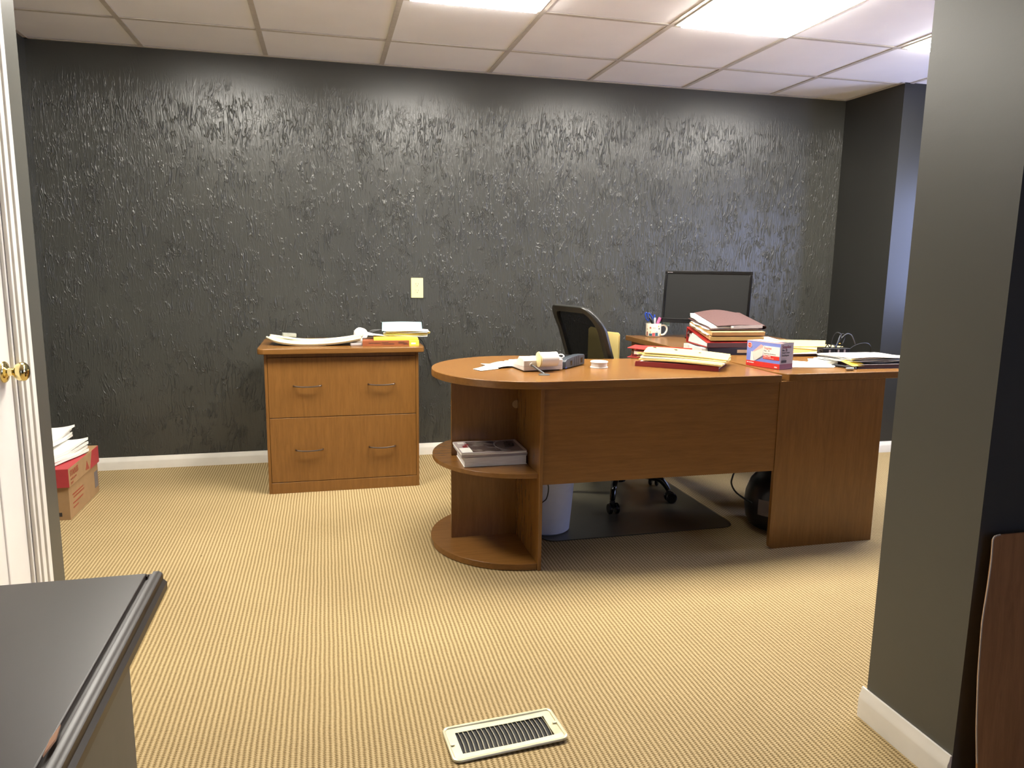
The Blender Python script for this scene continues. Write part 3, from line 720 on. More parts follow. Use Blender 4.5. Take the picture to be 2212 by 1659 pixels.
for s_ in (-1, 1): obj('armrest', B().tube(smooth_path([SC+Sd*(.25*s_)+F*-.02+Z*.46, SC+Sd*(.285*s_)+F*-.03+Z*.52, SC+Sd*(.285*s_)+F*-.03+Z*.64], 4), .013, 8).prism(rrect(-.11, .11, -.03, .03, .025), .64, .66, Matrix.Translation(SC+Sd*(.27*s_)) @ Matrix.Rotation(math.atan2(F.y, F.x), 4, 'Z')), 'black', ch, smooth=False)
# manila folder standing on the seat against the back
ff = thing('standing_folder', 'manila folder standing upright on the chair seat, seen through the mesh back', 'folder', (1.325, 3.405, .520), R(-60))
obj('folder_front', B().prism([(-.095, 0), (.095, 0), (.095, .310), (-.01, .314), (-.02, .326), (-.08, .332), (-.095, .322)], -.006, -.004, axis='y'), 'manila', ff)
obj('folder_back', B().prism([(-.095, 0), (.095, 0), (.095, .305), (.085, .314), (-.095, .316)], .003, .005, axis='y'), 'manila', ff)
obj('folder_papers', B().box(-.09, .09, -.003, .002, .002, .295), 'paper', ff)

wbn = thing('waste_bin', 'pale plastic waste bin under the desk beside the shelf end panel', 'bin', (.918, 2.99, .005))
out = [(0.097, 0), (.104, .006), (.112, .10), (.124, .27), (.128, .285), (.128, .29), (.124, .29), (.120, .27), (.108, .10), (.100, .01), (.0, .010)]
obj('bin_body', B().lathe([(a if a else .001, z) for a, z in out], 40), 'bin', wbn, smooth=True)
obj('bin_rim', B().lathe([(.1285, .283), (.131, .286), (.131, .292), (.1285, .295), (.122, .292), (.1235, .283)], 40, close=False), 'bin', wbn, smooth=True)

ht = thing('space_heater', 'black rounded electric heater with a rating label, behind the dark end panel', 'heater', (1.945, 2.80, .0))
obj('heater_shell', B().lathe([(.085, 0), (.112, .012), (.134, .05), (.142, .11), (.138, .16), (.120, .215), (.085, .260), (.045, .278), (.001, .280)], 40), 'black', ht, smooth=True)
a0 = R(213)
lb = B().grid(lambda u, v: Vector((.1432*math.cos(a0+.30*(u-.5)*1.2)*(1-.02*abs(v-.4)), .1432*math.sin(a0+.30*(u-.5)*1.2)*(1-.02*abs(v-.4)), .085+.07*v)), 6, 4)
obj('rating_label', lb, 'print_grey', ht)
obj('heater_cord', B().tube(smooth_path([(-.139, -.02, .125), (-.165, .02, .142), (-.19, .04, .165), (-.205, .05, .20), (-.20, .05, .235), (-.185, .06, .27), (-.18, .08, .42)], 8), .004, 8), 'cable', ht, smooth=True)

# ================================================================ THINGS ON THE MAIN DESK
# adding machine
cal = thing('adding_machine', 'white printing calculator with a paper roll on its back, near the rounded desk end', 'calculator', (.752, 2.787, DT), R(6))
cw = .168
prof = [(0, .004), (0, .045), (.012, .052), (.060, .056), (.085, .034), (.235, .016), (.240, .004)]
cb = B(); cb.prism(prof, 0, cw, axis='x'); obj('calculator_body', cb, 'offwhite', cal, bevel=.003)
obj('seam', B().prism([(-.0008, .0215), (-.0008, .0225), (.2406, .0115), (.2406, .0105)], -.0008, cw+.0008, axis='x'), 'paper_grey', cal)
for i in range(6):
    for j in range(4): obj('key', B().box(.014+i*.024, .032+i*.024, .108+j*.030, .130+j*.030, .018-.0035*j+.010, .0275-.0035*j+.006), 'paper_grey' if i < 4 else 'offwhite', cal, bevel=.0015)
obj('display', B().prism([(.066, .052), (.084, .036), (.086, .037), (.068, .0535)], .02, cw-.02, axis='x'), 'gloss_black', cal)
rollm = Matrix.Translation((.052, -.012, .050)) @ Matrix.Rotation(R(90), 4, 'Y')
obj('paper_roll', B().lathe([(.008, .012), (.0285, .012), (.0285, .082), (.008, .082), (.008, .012)], 32, rollm, close=False), 'paper', cal, smooth=True)
obj('roll_spool', B().lathe([(.006, 0), (.010, .0), (.030, .004), (.031, .008), (.029, .011), (.008, .011), (.006, 0)], 32, rollm, close=False).lathe([(.007, .0), (.007, .09)], 16, rollm), 'ivory', cal, smooth=True)
obj('roll_holder', B().tube(smooth_path([(.152, .010, .046), (.150, -.01, .052), (.140, -.014, .050)], 5), .0025, 8).tube(smooth_path([(.160, .045, .054), (.168, .02, .064), (.166, -.015, .060), (.150, -.014, .050)], 5), .0022, 8), 'white', cal, smooth=True)
obj('cord_jack', B().lathe([(.0095, 0), (.0095, .004), (.006, .004), (.006, .001)], 20, Matrix.Translation((.033, .0, .026)) @ Matrix.Rotation(R(90), 4, 'X')), 'white', cal, smooth=True)
obj('calculator_cord', B().tube(smooth_path([(.033, -.002, .026), (.036, -.014, .024), (.044, -.045, .014), (.056, -.078, .002)], 6), .0036, 8), 'grey_cable', cal, smooth=True)
tag(obj('cable_grommet', B().lathe([(.0225, 0), (.0225, .0015), (.018, .0035), (.006, .0042)], 28, Matrix.Translation((.812, 2.704, DT)) @ Matrix.Rotation(0, 4, 'Z')), 'grey_cable', smooth=True), 'grey round disc in the desk top in front of the adding machine', 'disc')
tag(obj('thin_cable', B().tube(smooth_path([(.80, 2.66, .40), (.808, 2.65, .34), (.822, 2.65, .30), (.815, 2.65, .255), (.792, 2.65, .23), (.778, 2.65, .16)], 8), .0022, 6), 'cable', smooth=True), 'thin black cable hanging in front of the pale waste bin', 'cable')
pp = thing('loose_paper', 'white crumpled sheet under the left side of the adding machine', 'paper', (.715, 3.02, DT+.0012), R(12))
obj('sheet', B().grid(lambda u, v: Vector((-.095+.15*u, -.09+.13*v-.04*(1-u), .0015+.006*abs(math.sin(4*u+2*v)))), 10, 8, .0006), 'paper', pp)
cdm = B(); pc = [(.568, 2.888), (.640, 2.955), (.672, 2.880), (.590, 2.835)]
def bil(u, v):
    a = Vector((*pc[0], 0)); b = Vector((*pc[1], 0)); c = Vector((*pc[2], 0)); d = Vector((*pc[3], 0))
    p = a*(1-u)*(1-v)+b*(1-u)*v+c*u*v+d*u*(1-v); p.z = DT+.0025+.006*v*v*(1-u); return p
cdm.grid(bil, 6, 6, .0005); tag(obj('note_card', cdm, 'paper'), 'small white card lying alone on the rounded end of the desk', 'card')
rt = thing('network_router', 'dark slate network box with ports beside the adding machine', 'router', (.938, 2.828, DT), R(45))
obj('router_shell', B().prism([(0, .003), (0, .030), (.010, .040), (.05, .046), (.12, .049), (.178, .046), (.182, .040), (.182, .003)], 0, .030, axis='y'), 'router', rt, bevel=.003)
obj('router_body', B().prism([(0.075, .004), (.075, .040), (.12, .042), (.178, .038), (.178, .004)], .030, .09, axis='y'), 'black', rt, bevel=.004)
for x0, x1, z0, z1 in ((.045, .060, .013, .031), (.143, .160, .014, .034)): obj('port', B().box(x0, x1, -.0008, .0, z0, z1), 'gloss_black', rt)
for xx in (.082, .100, .118): obj('groove', B().box(xx, xx+.0016, -.0006, .0, .006, .044), 'black', rt)
obj('status_strip', B().box(.0, .012, -.0008, 0, .004, .010), 'blue', rt)
tc_ = thing('tape_tin', 'round white tape roll lying on the desk in front of the chair', 'tape', (1.098, 2.865, DT))
obj('tape_core', B().lathe([(.0335, .002), (.0335, .024)], 36), 'offwhite', tc_, smooth=True)
obj('lower_flange', B().lathe([(.0365, 0), (.0372, .002), (.0365, .004)], 36), 'offwhite', tc_, smooth=True)
obj('upper_flange', B().lathe([(.0365, .022), (.0372, .0245), (.0350, .0275), (.010, .0285)], 36), 'white', tc_, smooth=True)

# manila folders on the red binder
RF = R(-38)
rb = thing('dark_red_folder_case', 'flat dark red binder under the manila folders on the desk', 'binder', (1.270, 2.885, DT), RF)
obj('bottom_cover', B().box(0, .345, 0, .235, 0, .003), 'darkred', rb, bevel=.001)
obj('spine', B().box(0, .345, -.0035, .0, 0, .022), 'darkred', rb, bevel=.001)
obj('top_cover', B().grid(lambda u, v: Vector((.05+.295*u, .0+.235*v, .0225-.004*u)), 4, 2, .0022), 'darkred', rb)
obj('side_lip', B().box(-.003, .0, 0, .235, 0, .016), 'darkred', rb, bevel=.001)
obj('papers', B().box(.01, .338, .004, .228, .0035, .0175), 'pages', rb)
fl = thing('manila_folders', 'stack of manila folders with metal fasteners on the dark red binder', 'folders', (1.270, 2.885, DT+.0235), RF)
for k in range(4):
    def ff_(u, v, k=k):
        th = .009*(k+1)
        return Vector((.012+.345*u+.012*k*.5, .0+.004*k+.228*v, th*(1-.45*u)+.004*math.sin(PI*u)+.010*(1-u)**3*math.sin(PI*min(1, v*1.1))*(k/3)))
    obj('folder', B().grid(ff_, 14, 6, .0065-.0008*k), 'manila' if k != 1 else 'paper', fl, rot=(0, 0, R((-1.5, 1, 2.5, 5)[k])))
for u, v, a in ((.10, .52, 20), (.36, .58, 20), (.66, .60, 0)):
    z = ff_(u, v, 3).z-.006
    obj('fastener_mark', B().box(-.006, .006, -.013, .013, 0, .0012) if u < .6 else B().box(-.006, .006, -.003, .003, 0, .001).box(-.0015, .0015, -.012, .012, 0, .001), 'print_dark', fl, loc=(.345*u+.012, .026+.228*v, z+.0075), rot=(0, 0, R(5+a)))
# red ring binder behind, at the rear edge of the desk
r2 = thing('red_ring_binder', 'bright red ring binder lying at the rear desk edge beside the chair', 'binder', (1.345, 3.155, DT+.0015), R(-38))
obj('top_cover', B().grid(lambda u, v: Vector((.27*u, .14*v, .046-.012*u)), 4, 2, .003), 'red', r2, bevel=.0008)
obj('bottom_cover', B().box(0, .27, 0, .14, 0, .003), 'red', r2, bevel=.0008)
obj('spine', B().box(0, .27, .14, .143, 0, .044), 'red', r2, bevel=.0008)
obj('papers', B().grid(lambda u, v: Vector((.03+.23*u, .008+.12*v, .030-.010*u+.003*math.sin(8*v))), 8, 6, .013), 'pages', r2)
obj('ring', B().tube([(.018, .03+.012*math.cos(a/16*2*PI), .022+.014*math.sin(a/16*2*PI)) for a in range(17)], .0025, 8, False), 'chrome', r2, smooth=True)
for k in range(3): obj('loose_sheet', B().grid(lambda u, v: Vector((.05+.20*u, -.02+.03*v, .010+.006*k+.004*math.sin(4*u+k))), 8, 2, .0007), ['manila', 'paper', 'yellow'][k], r2)

# ================================================================ STACK ON THE RETURN DESK
SR = R(-7); SO = (1.772, 3.19)
def stk(name, label, cat, z, dr=0, dx=0, dy=0): return thing(name, label, cat, (SO[0]+dx, SO[1]+dy, DT+z), SR+R(dr), None)
nb = stk('navy_binder', 'navy blue binder with a tan spine label, lowest in the stack on the return desk', 'binder', 0)
obj('spine', B().box(.002, .295, -.003, 0, 0, .036), 'navy', nb, bevel=.001)
obj('covers', B().box(0, .295, 0, .255, 0, .003).box(0, .295, 0, .255, .033, .036), 'navy', nb, bevel=.0008)
obj('pages', B().grid(lambda u, v: Vector((-.022+.30*u+.005*math.sin(17*v), .012+.235*v, .031+.002*math.sin(9*v))), 4, 14, .026), 'pages', nb)
obj('spine_label', B().box(.150, .245, -.0042, -.0032, .011, .026), 'tan_label', nb)
rr2 = stk('open_red_binder', 'bulging bright red ring binder on the navy binder, under the kraft folders', 'binder', .037, 1.5, -.004, -.004)
def wedge(v): return .024+.052*v
obj('bottom_cover', B().box(0, .30, 0, .262, 0, .003), 'red', rr2, bevel=.0008)
obj('top_cover', B().grid(lambda u, v: Vector((.30*u, .262*v, wedge(v))), 4, 10, .003), 'red', rr2)
obj('spine', B().box(0, .30, .262, .2655, 0, .078), 'red', rr2, bevel=.001)
obj('fore_edge', B().grid(lambda u, v: Vector((.30*u, -.002, .001+.021*v)), 6, 2, .003, (0, 1, 0)), 'plum', rr2)
obj('papers', B().prism([(.002, .004), (.15, .004), (.245, .006), (.235, .030), (.20, .052), (.15, .046), (.08, .031), (.002, .018)], .003, .294, axis='x'), 'pages', rr2, bevel=.001)
obj('ring', B().lathe([(.012, 0), (.016, .0), (.016, .006), (.012, .006), (.012, 0)], 24, Matrix.Translation((-.001, .236, .045)) @ Matrix.Rotation(R(90), 4, 'Y'), close=False), 'chrome', rr2, smooth=True)
kf = stk('kraft_folders', 'thick tan kraft expanding folders between the red binder and the maroon folder', 'folders', .0675, 3, .012, .0)
# tilted with the red cover beneath
kf.rotation_euler = (R(11.4), 0, SR+R(3))
def kfun(z0, sag):
    return lambda u, v: Vector((.275*u, .0+.255*v, z0-sag*v))
obj('lower_folder', B().grid(kfun(.022, .0), 6, 6, .018), 'kraft', kf, bevel=.001)
obj('upper_folder', B().grid(lambda u, v: Vector((.003+.275*u, -.004+.255*v, .046-.018*v)), 6, 6, .018), 'kraft', kf, bevel=.001)
obj('folder_lip', B().grid(lambda u, v: Vector((.275*u, -.006, .004+.017*v)), 8, 2, .0015, (0, 1, 0)), 'manila', kf)
obj('papers', B().grid(lambda u, v: Vector((-.010+.26*u+.004*math.sin(21*v), .02+.22*v, .027-.006*v)), 4, 12, .004), 'paper', kf)
obj('papers', B().grid(lambda u, v: Vector((-.006+.26*u+.006*math.sin(13*v+2), .03+.21*v, .050-.018*v)), 4, 12, .003), 'paper', kf)
mf = stk('maroon_folder', 'maroon folder stuffed with white papers, topmost in the stack on the return desk', 'folder', .1215, 4, .020, .008)
MT = lambda v: .034*v           # slope of what lies beneath
obj('bottom_cover', B().grid(lambda u, v: Vector((-.004+.268*u, -.002+.262*v, MT(v)+.003)), 6, 6, .0028), 'maroon', mf)
for k in range(3):
    obj('papers', B().grid(lambda u, v, k=k: Vector((.004*k+.25*u+.005*math.sin(9*v+k), .004+.24*v+.004*k, MT(v)+.011+.0072*k*(.35+.65*v)+.003*v)), 6, 8, .0055), 'pages' if k == 1 else 'paper', mf)
def dome(u, v):
    base = MT(v)+.016+.012*v; hump = .015*math.sin(PI*min(1, u*1.08))**1.2*(.30+.70*v)
    return Vector((.028+.252*u, -.004+.262*v, base+hump+.003))
obj('top_cover', B().grid(dome, 20, 8, .0026), 'maroon', mf, smooth=True)
def fold(u, v):
    a = PI*u-PI/2; zc = (MT(v)+.025+.018*v+.003)/2; hh = (MT(v)+.025+.018*v)/2-MT(v)/2
    zmid = MT(v)+.010+.006*v; return Vector((.268+.020*math.cos(a), -.004+.268*v, zmid+(.0100+.006*v)*math.sin(a)))
obj('folded_back', B().grid(fold, 10, 6), 'maroon', mf, smooth=True)
obj('plastic_sleeve', B().grid(lambda u, v: Vector((.10+.165*u, -.006, MT(0)+.004+.015*v+.004*u)), 6, 2, .0012, (0, 1, 0)), 'paper_grey', mf)
obj('white_tab', B().prism(rrect(.098, .112, .010, .017, .003), -.009, -.007, axis='y'), 'paper', mf)

# papers right of the stack
wp = thing('white_papers', 'white papers on the return desk behind the envelope box, right of the stack', 'papers', (2.13, 3.53, DT), R(-5))
for k in range(4): obj('sheet', B().grid(lambda u, v: Vector((.30*u, .25*v, .007*(k+1)+.003*math.sin(3*v+k))), 3, 5, .006), 'paper', wp, loc=(random.uniform(-.01, .01), random.uniform(-.01, .01), 0), rot=(0, 0, R(random.uniform(-4, 4))))

# envelope box
eb = thing('envelope_box', 'red, white and blue carton of envelopes on the front corner of the return desk', 'box', (1.772, 2.846, DT+.001), math.atan2(2.680-2.846, 1.826-1.772))
EL, EW, EH = .1745, .082, .109
obj('carton', B().box(0, EL, 0, EW, 0, EH-.002), 'box_blue', eb, bevel=.0006)
# front face faces local -y
obj('red_band', B().box(-.0003, EL+.0003, -.0006, 0, 0, .022), 'print_red', eb)
obj('top_face', B().box(-.0005, EL+.0005, -.0006, EW+.0005, EH-.0022, EH-.001), 'box_pink', eb)
obj('top_red_stripe', B().box(.01, EL-.005, .010, .022, EH-.0012, EH-.0006), 'print_red', eb)
obj('text_panel', B().box(.088, EL-.003, -.0009, -.0002, .038, .092), 'paper', eb)
obj('red_text_band', B().box(.088, EL-.003, -.0013, -.0008, .0365, .053), 'print_red', eb)
badge = Matrix.Translation((.015, -.0008, .088)) @ Matrix.Rotation(R(90), 4, 'X')
obj('round_badge', B().lathe([(.012, -.0002), (.012, .0006)], 24, badge), 'box_pink', eb)
obj('badge_mark', B().lathe([(.0085, .0006), (.0085, .0009)], 24, badge), 'print_red', eb)
obj('badge_bar', B().box(.0055, .0245, -.0018, -.0014, .0865, .0895), 'box_pink', eb)
obj('envelope_picture', B().prism([(.030, .060), (.074, .096), (.088, .090), (.086, .050), (.044, .022)], -.0008, -.0002, axis='y'), 'offwhite', eb)
obj('envelope_picture', B().prism([(.022, .022), (.024, .062), (.030, .060), (.042, .022)], -.0008, -.0002, axis='y'), 'paper', eb)
obj('envelope_picture', B().prism([(.043, .022), (.046, .022), (.086, .043), (.086, .048)], -.0011, -.0007, axis='y'), 'print_grey', eb)
obj('envelope_flap', B().prism([(.034, .063), (.074, .096), (.086, .091), (.084, .083), (.040, .062)], -.0011, -.0008, axis='y'), 'box_pink', eb)
rt_ = (R(90), 0, 0)
text('box_lettering', 'Staples', .0150, 'print_red', eb, (.091, -.0012, .0785), rt_, 0, sx=.92)
text('box_lettering', 'No. 10', .0105, 'print_dark', eb, (.091, -.0012, .0680), rt_, 0)
text('box_lettering', 'EasyClose Envelopes', .0078, 'print_grey', eb, (.091, -.0012, .0575), rt_, sx=.95)
text('box_lettering', 'White 24 lb', .0078, 'paper', eb, (.090, -.0016, .0460), rt_, .0002)
text('box_lettering', '4 1/8 x 9 1/2 100 count', .0056, 'paper', eb, (.090, -.0016, .0395), rt_)
text('box_lettering', '100 envelopes', .0065, 'paper', eb, (.004, -.0009, .0125), rt_, .0002)
text('box_lettering', '19261', .0065, 'paper', eb, (.148, -.0009, .005), rt_, .0002)
# end face faces local +x; grey and dark red paint its shade
obj('end_face', B().box(EL, EL+.0006, .0, EW, .022, EH-.002), 'box_side', eb)
obj('end_band', B().box(EL, EL+.0007, -.0003, EW, 0, .022), 'darkred', eb)
obj('open_flap', B().prism([(.003, EH-.002), (EW, EH-.002), (EW, EH+.002), (.05, EH+.0035)], EL-.001, EL+.0006, axis='x'), 'box_side', eb)
obj('box_inside', B().box(EL-.04, EL-.004, .030, EW-.002, EH-.001, EH-.0004), 'print_dark', eb)
re_ = (R(90), 0, R(90))
text('end_lettering', 'Staples', .0185, 'darkred', eb, (EL+.001, .009, .088), re_, .0003, sx=1.1)
text('end_lettering', 'No. 10', .0105, 'print_dark', eb, (EL+.001, .009, .0765), re_, .0003, sx=1.1)
text('end_lettering', 'EasyClose', .0115, 'print_dark', eb, (EL+.001, .009, .066), re_, sx=1.05)
text('end_lettering', 'Envelopes', .0115, 'print_dark', eb, (EL+.001, .009, .0545), re_, sx=1.0)
for k in range(3): obj('end_print', B().box(EL+.0006, EL+.0010, .010, .040-.004*k, .045-.0035*k, .046-.0035*k), 'print_grey', eb)
bb = B()
for k in range(14): bb.box(EL+.0006, EL+.0010, .008+k*.0024, .008+k*.0024+(.0016 if k % 3 else .0010), .027, .038)
obj('barcode', bb, 'print_dark', eb)

# loose white sheets right of the box
ws = thing('flat_white_sheets', 'flat white sheets on the return desk just right of the envelope box', 'papers', (0, 0, DT+.0005))
shp = [(1.90, 2.735), (2.10, 2.695), (2.175, 2.765), (1.99, 2.95)]
for k in range(3):
    c0 = Vector((2.03, 2.80, 0))
    pts_ = [((Vector((*q, 0))-c0)*(1-.02*k)+c0+Vector((.004*k, .003*k, 0))) for q in shp]
    obj('sheet', B().prism([(q.x, q.y) for q in pts_], .0006+.0016*k, .0018+.0016*k), 'paper', ws)
# manila envelopes behind
me_ = thing('manila_envelopes', 'large pale manila envelopes fanned behind the envelope box', 'envelopes', (2.40, 3.25, DT))
def quad(name, P4, z, th, mat, warp=.003):
    a, b, c, d = [Vector((x-2.40, y-3.25, z+dz)) for x, y, dz in P4]
    def f(u, v):
        p = a*(1-u)*(1-v)+b*u*(1-v)+c*u*v+d*(1-u)*v; p.z += warp*math.sin(PI*u)*math.sin(PI*v); return p
    return obj(name, B().grid(f, 8, 6, th), mat, me_)
obj('lower_envelope', B().prism([(-.24, -.18), (.02, -.16), (.08, .0), (-.10, .03), (-.26, -.08)], .0, .012), 'plum', me_, bevel=.001)
quad('envelope', [(2.12, 3.07, 0), (2.44, 3.065, 0), (2.50, 3.24, 0), (2.20, 3.30, 0)], .0155, .003, 'paper')
quad('envelope', [(2.13, 3.075, 0), (2.38, 3.12, 0), (2.46, 3.36, 0), (2.22, 3.38, .004)], .0195, .003, 'envelope')
quad('envelope', [(2.24, 3.20, .004), (2.36, 3.10, 0), (2.57, 3.24, 0), (2.46, 3.44, .006)], .0255, .003, 'manila', .008)
quad('envelope', [(2.19, 3.22, .0), (2.40, 3.16, .004), (2.60, 3.42, .004), (2.32, 3.48, .006)], .0330, .003, 'manila', .006)
obj('string_clasp', B().lathe([(.009, 0), (.009, .002)], 16, Matrix.Translation((.155, .005, .038))), 'envelope', me_)
# power adapter with tangled cables
pa = thing('power_adapter', 'black power adapter with looped cables at the right of the return desk', 'adapter', (2.262, 2.985, DT+.0008))
obj('adapter_brick', B().box(0, .066, 0, .05, 0, .048), 'black', pa, bevel=.003)
obj('adapter_brick', B().box(.072, .150, .005, .055, 0, .046), 'black', pa, bevel=.003)
for xx, yy in ((.030, 0), (.082, .005), (.116, .005)): obj('adapter_label', B().box(xx, xx+.009, yy-.0006, yy, .008, .040), 'paper_grey', pa)
def loop(P, r=.0023, n=8): return B().tube(smooth_path([(x-2.262, y-2.985, z-DT) for x, y, z in P], n), r, 6)
obj('cable', loop([(2.262, 3.00, .765), (2.245, 2.99, .775), (2.232, 2.985, .770), (2.240, 2.98, .757), (2.258, 2.99, .752)]), 'cable', pa, smooth=True)
obj('cable', loop([(2.29, 3.01, .784), (2.30, 3.01, .797), (2.315, 3.01, .784), (2.325, 3.01, .798), (2.345, 3.01, .790), (2.36, 3.02, .782)]), 'cable', pa, smooth=True)
obj('cable', loop([(2.335, 3.03, .782), (2.340, 3.03, .822), (2.357, 3.03, .850), (2.380, 3.03, .848), (2.388, 3.03, .825), (2.372, 3.03, .795), (2.350, 3.02, .772), (2.33, 3.01, .783)]), 'cable', pa, smooth=True)
obj('cable', loop([(2.345, 3.01, .783), (2.370, 3.03, .805), (2.400, 3.05, .838), (2.418, 3.05, .842), (2.424, 3.05, .826), (2.408, 3.04, .800), (2.396, 3.04, .770), (2.42, 3.04, .752)]), 'cable', pa, smooth=True)
obj('cable', loop([(2.352, 3.02, .783), (2.385, 3.04, .810), (2.43, 3.05, .842), (2.465, 3.06, .838), (2.49, 3.07, .815), (2.51, 3.08, .79)]), 'grey_cable', pa, smooth=True)
obj('cable', loop([(2.36, 3.0, .745), (2.40, 3.0, .765), (2.45, 3.01, .790), (2.50, 3.02, .800), (2.545, 3.03, .795), (2.570, 3.04, .770), (2.575, 3.06, .740), (2.56, 3.10, .70)]), 'cable', pa, smooth=True)
obj('cable_tie', B().tube([(.085, .038, .048), (.096, .042, .056), (.10, .036, .050), (.088, .036, .046), (.085, .038, .048)], .002, 6), 'cable', pa)

# paper pile on the grey book at the right
pb_ = thing('grey_book', 'dark grey-brown book under the white paper pile at the right edge of the desk', 'book', (2.185, 2.650, DT), R(-2))
obj('book_block', B().box(0, .265, 0, .17, .002, .016), 'plum', pb_, bevel=.001)
obj('book_cover', B().box(-.002, .267, -.002, .172, 0, .002).box(-.002, .267, -.002, .172, .016, .018), 'print_grey', pb_)
pl = thing('paper_pile', 'rumpled pile of white papers on the grey book at the right end of the desk', 'papers', (2.175, 2.672, DT+.0185), R(1))
for k in range(8):
    def pf(u, v, k=k): return Vector((-.03*v+.29*u+.01*math.sin(5*v+k), .0+.185*v, .0031*k+.0050+.0022*math.sin(7*u+k*1.7)*(1-v*.5)+.0012*math.sin(9*v+k)))
    obj('sheet', B().grid(pf, 12, 6, .0016 if k % 2 else .0024), 'paper', pl, loc=(random.uniform(-.012, .012), random.uniform(-.008, .008), 0), rot=(0, 0, R(random.uniform(-6, 6))))
pl2 = thing('low_paper_pile', 'shorter white paper stack on the desk behind the pen', 'papers', (2.095, 2.775, DT), R(-3))
for k in range(4): obj('sheet', B().box(0, .082, 0, .10, .0045*k, .0045*k+.0040), 'paper', pl2, loc=(random.uniform(-.003, .003), 0, 0))
tag(obj('sticky_note', B().grid(lambda u, v: Vector((.075*u, .07*v, .002+.008*v*u)), 4, 4, .0008), 'yellow', loc=(2.150, 2.640, DT+.012), rot=(R(12), 0, R(8))), 'yellow sticky note leaning on the papers above the black pen', 'note')
pn = thing('black_pen', 'black pen lying in front of the white paper pile', 'pen', (2.128, 2.742, DT+.0065), R(-70))
pm = Matrix.Rotation(R(90), 4, 'Y')
obj('pen_barrel', B().lathe([(.0015, -.004), (.003, .0), (.0052, .012), (.0052, .095), (.0042, .11)], 14, pm), 'black', pn, smooth=True)
obj('pen_clip', B().box(.065, .105, -.001, .001, .0052, .0066), 'chrome', pn)
tag(obj('loose_pen_cap', B().lathe([(.006, 0), (.0065, .008), (.0065, .032), (.004, .034)], 14, pm), 'chrome', smooth=True, loc=(2.095, 2.612, DT+.007), rot=(0, 0, R(-8))), 'small shiny pen cap lying in front of the black pen', 'clip')  # a loose pen cap, turned as a short round tube

# ================================================================ MONITOR AND MUG
mo = thing('computer_monitor', 'black flat computer monitor, switched off, at the back corner of the return desk', 'monitor', (2.135, 3.9025, DT), math.atan2(3.745-4.06, 2.33-1.94))
tilt = R(-11); mz = .090
MM = Matrix.Translation((0, 0, mz)) @ Matrix.Rotation(tilt, 4, 'X')
W2, H2 = .2515, .310
obj('monitor_bezel', B().box(-W2, W2, 0, .012, 0, .026, MM).box(-W2, W2, 0, .012, H2-.018, H2, MM).box(-W2, -W2+.016, 0, .012, .026, H2-.018, MM).box(W2-.016, W2, 0, .012, .026, H2-.018, MM), 'gloss_black', mo, bevel=.0015)
obj('screen', B().box(-W2+.016, W2-.016, .004, .010, .026, H2-.018, MM), 'screen', mo)
obj('back_shell', B().prism([(-W2+.004, .012), (W2-.004, .012), (W2-.05, .045), (-W2+.05, .045)], .012, H2-.01, MM), 'black', mo, bevel=.003)
obj('stand_neck', B().box(-.03, .03, .030, .055, .012, .20), 'black', mo, bevel=.004)
obj('stand_foot', B().lathe([(.11, 0), (.11, .008), (.04, .016)], 36, Matrix.Translation((0, .03, 0)) @ Matrix.Diagonal((1, .8, 1, 1))), 'gloss_black', mo, smooth=True)
obj('maker_mark', B().box(-W2+.014, -W2+.026, -.0004, .0, H2-.012, H2-.0095, MM).box(-W2+.028, -W2+.045, -.0004, .0, H2-.012, H2-.0095, MM), 'paper_grey', mo)
mg_ = thing('pen_mug', 'white mug with a colourful city print holding pens, left of the monitor', 'mug', (1.905, 4.085, DT))
rm, hm = .0455, .080
obj('mug_body', B().lathe([(.036, 0), (rm-.004, .003), (rm, .012), (rm, hm), (rm-.0035, hm), (rm-.004, .012), (.03, .006), (.001, .006)], 44), 'mug_white', mg_, smooth=True)
HA = R(-14)
P = smooth_path([(rm-.002, 0, .066), (rm+.016, 0, .070), (rm+.032, 0, .058), (rm+.034, 0, .038), (rm+.020, 0, .016), (rm-.002, 0, .010)], 6)
obj('handle', B().tube([Matrix.Rotation(HA, 3, 'Z') @ Vector(p) for p in P], .0055, 10), 'mug_white', mg_, smooth=True)
def wrap(b, a0, a1, z0, z1, r=rm+.0004):
    b.grid(lambda u, v: Vector((r*math.cos(R(a0+(a1-a0)*u)), r*math.sin(R(a0+(a1-a0)*u)), z0+(z1-z0)*v)), 5, 1, .0003, (0, 0, 0)); return b
# the side facing the room centres on about -115 degrees
for a0, a1, z0, z1, mt in ((-172, -160, .008, .032, 'star_print'), (-148, -124, .008, .022, 'teal_print'), (-122, -102, .006, .026, 'rose_print'), (-100, -78, .008, .028, 'teal_print'), (-60, -46, .008, .022, 'gold_print'), (-140, -135, .024, .036, 'gold_print'), (-92, -84, .032, .036, 'gold_print'), (-120, -95, .0545, .0560, 'print_grey')):
    q = B(); wrap(q, a0, a1, z0, z1); obj('printed_block', q, mt, mg_)
for ac, zc, sz, mt in ((-138, .056, .0085, 'star_print'), (-68, .050, .0075, 'print_dark'), (-166, .047, .004, 'print_dark'), (-74, .065, .0045, 'gold_print')):
    q = B(); vs_ = []
    for k in range(16):
        rr_ = sz*(1 if k % 2 == 0 else .45) if mt != 'gold_print' else sz; a = 2*PI*k/16
        aa = R(ac)+rr_*math.cos(a)/rm; vs_.append(q.bm.verts.new(((rm+.0006)*math.cos(aa), (rm+.0006)*math.sin(aa), zc+rr_*math.sin(a))))
    q.bm.faces.new(vs_); obj('printed_star', q, mt, mg_)
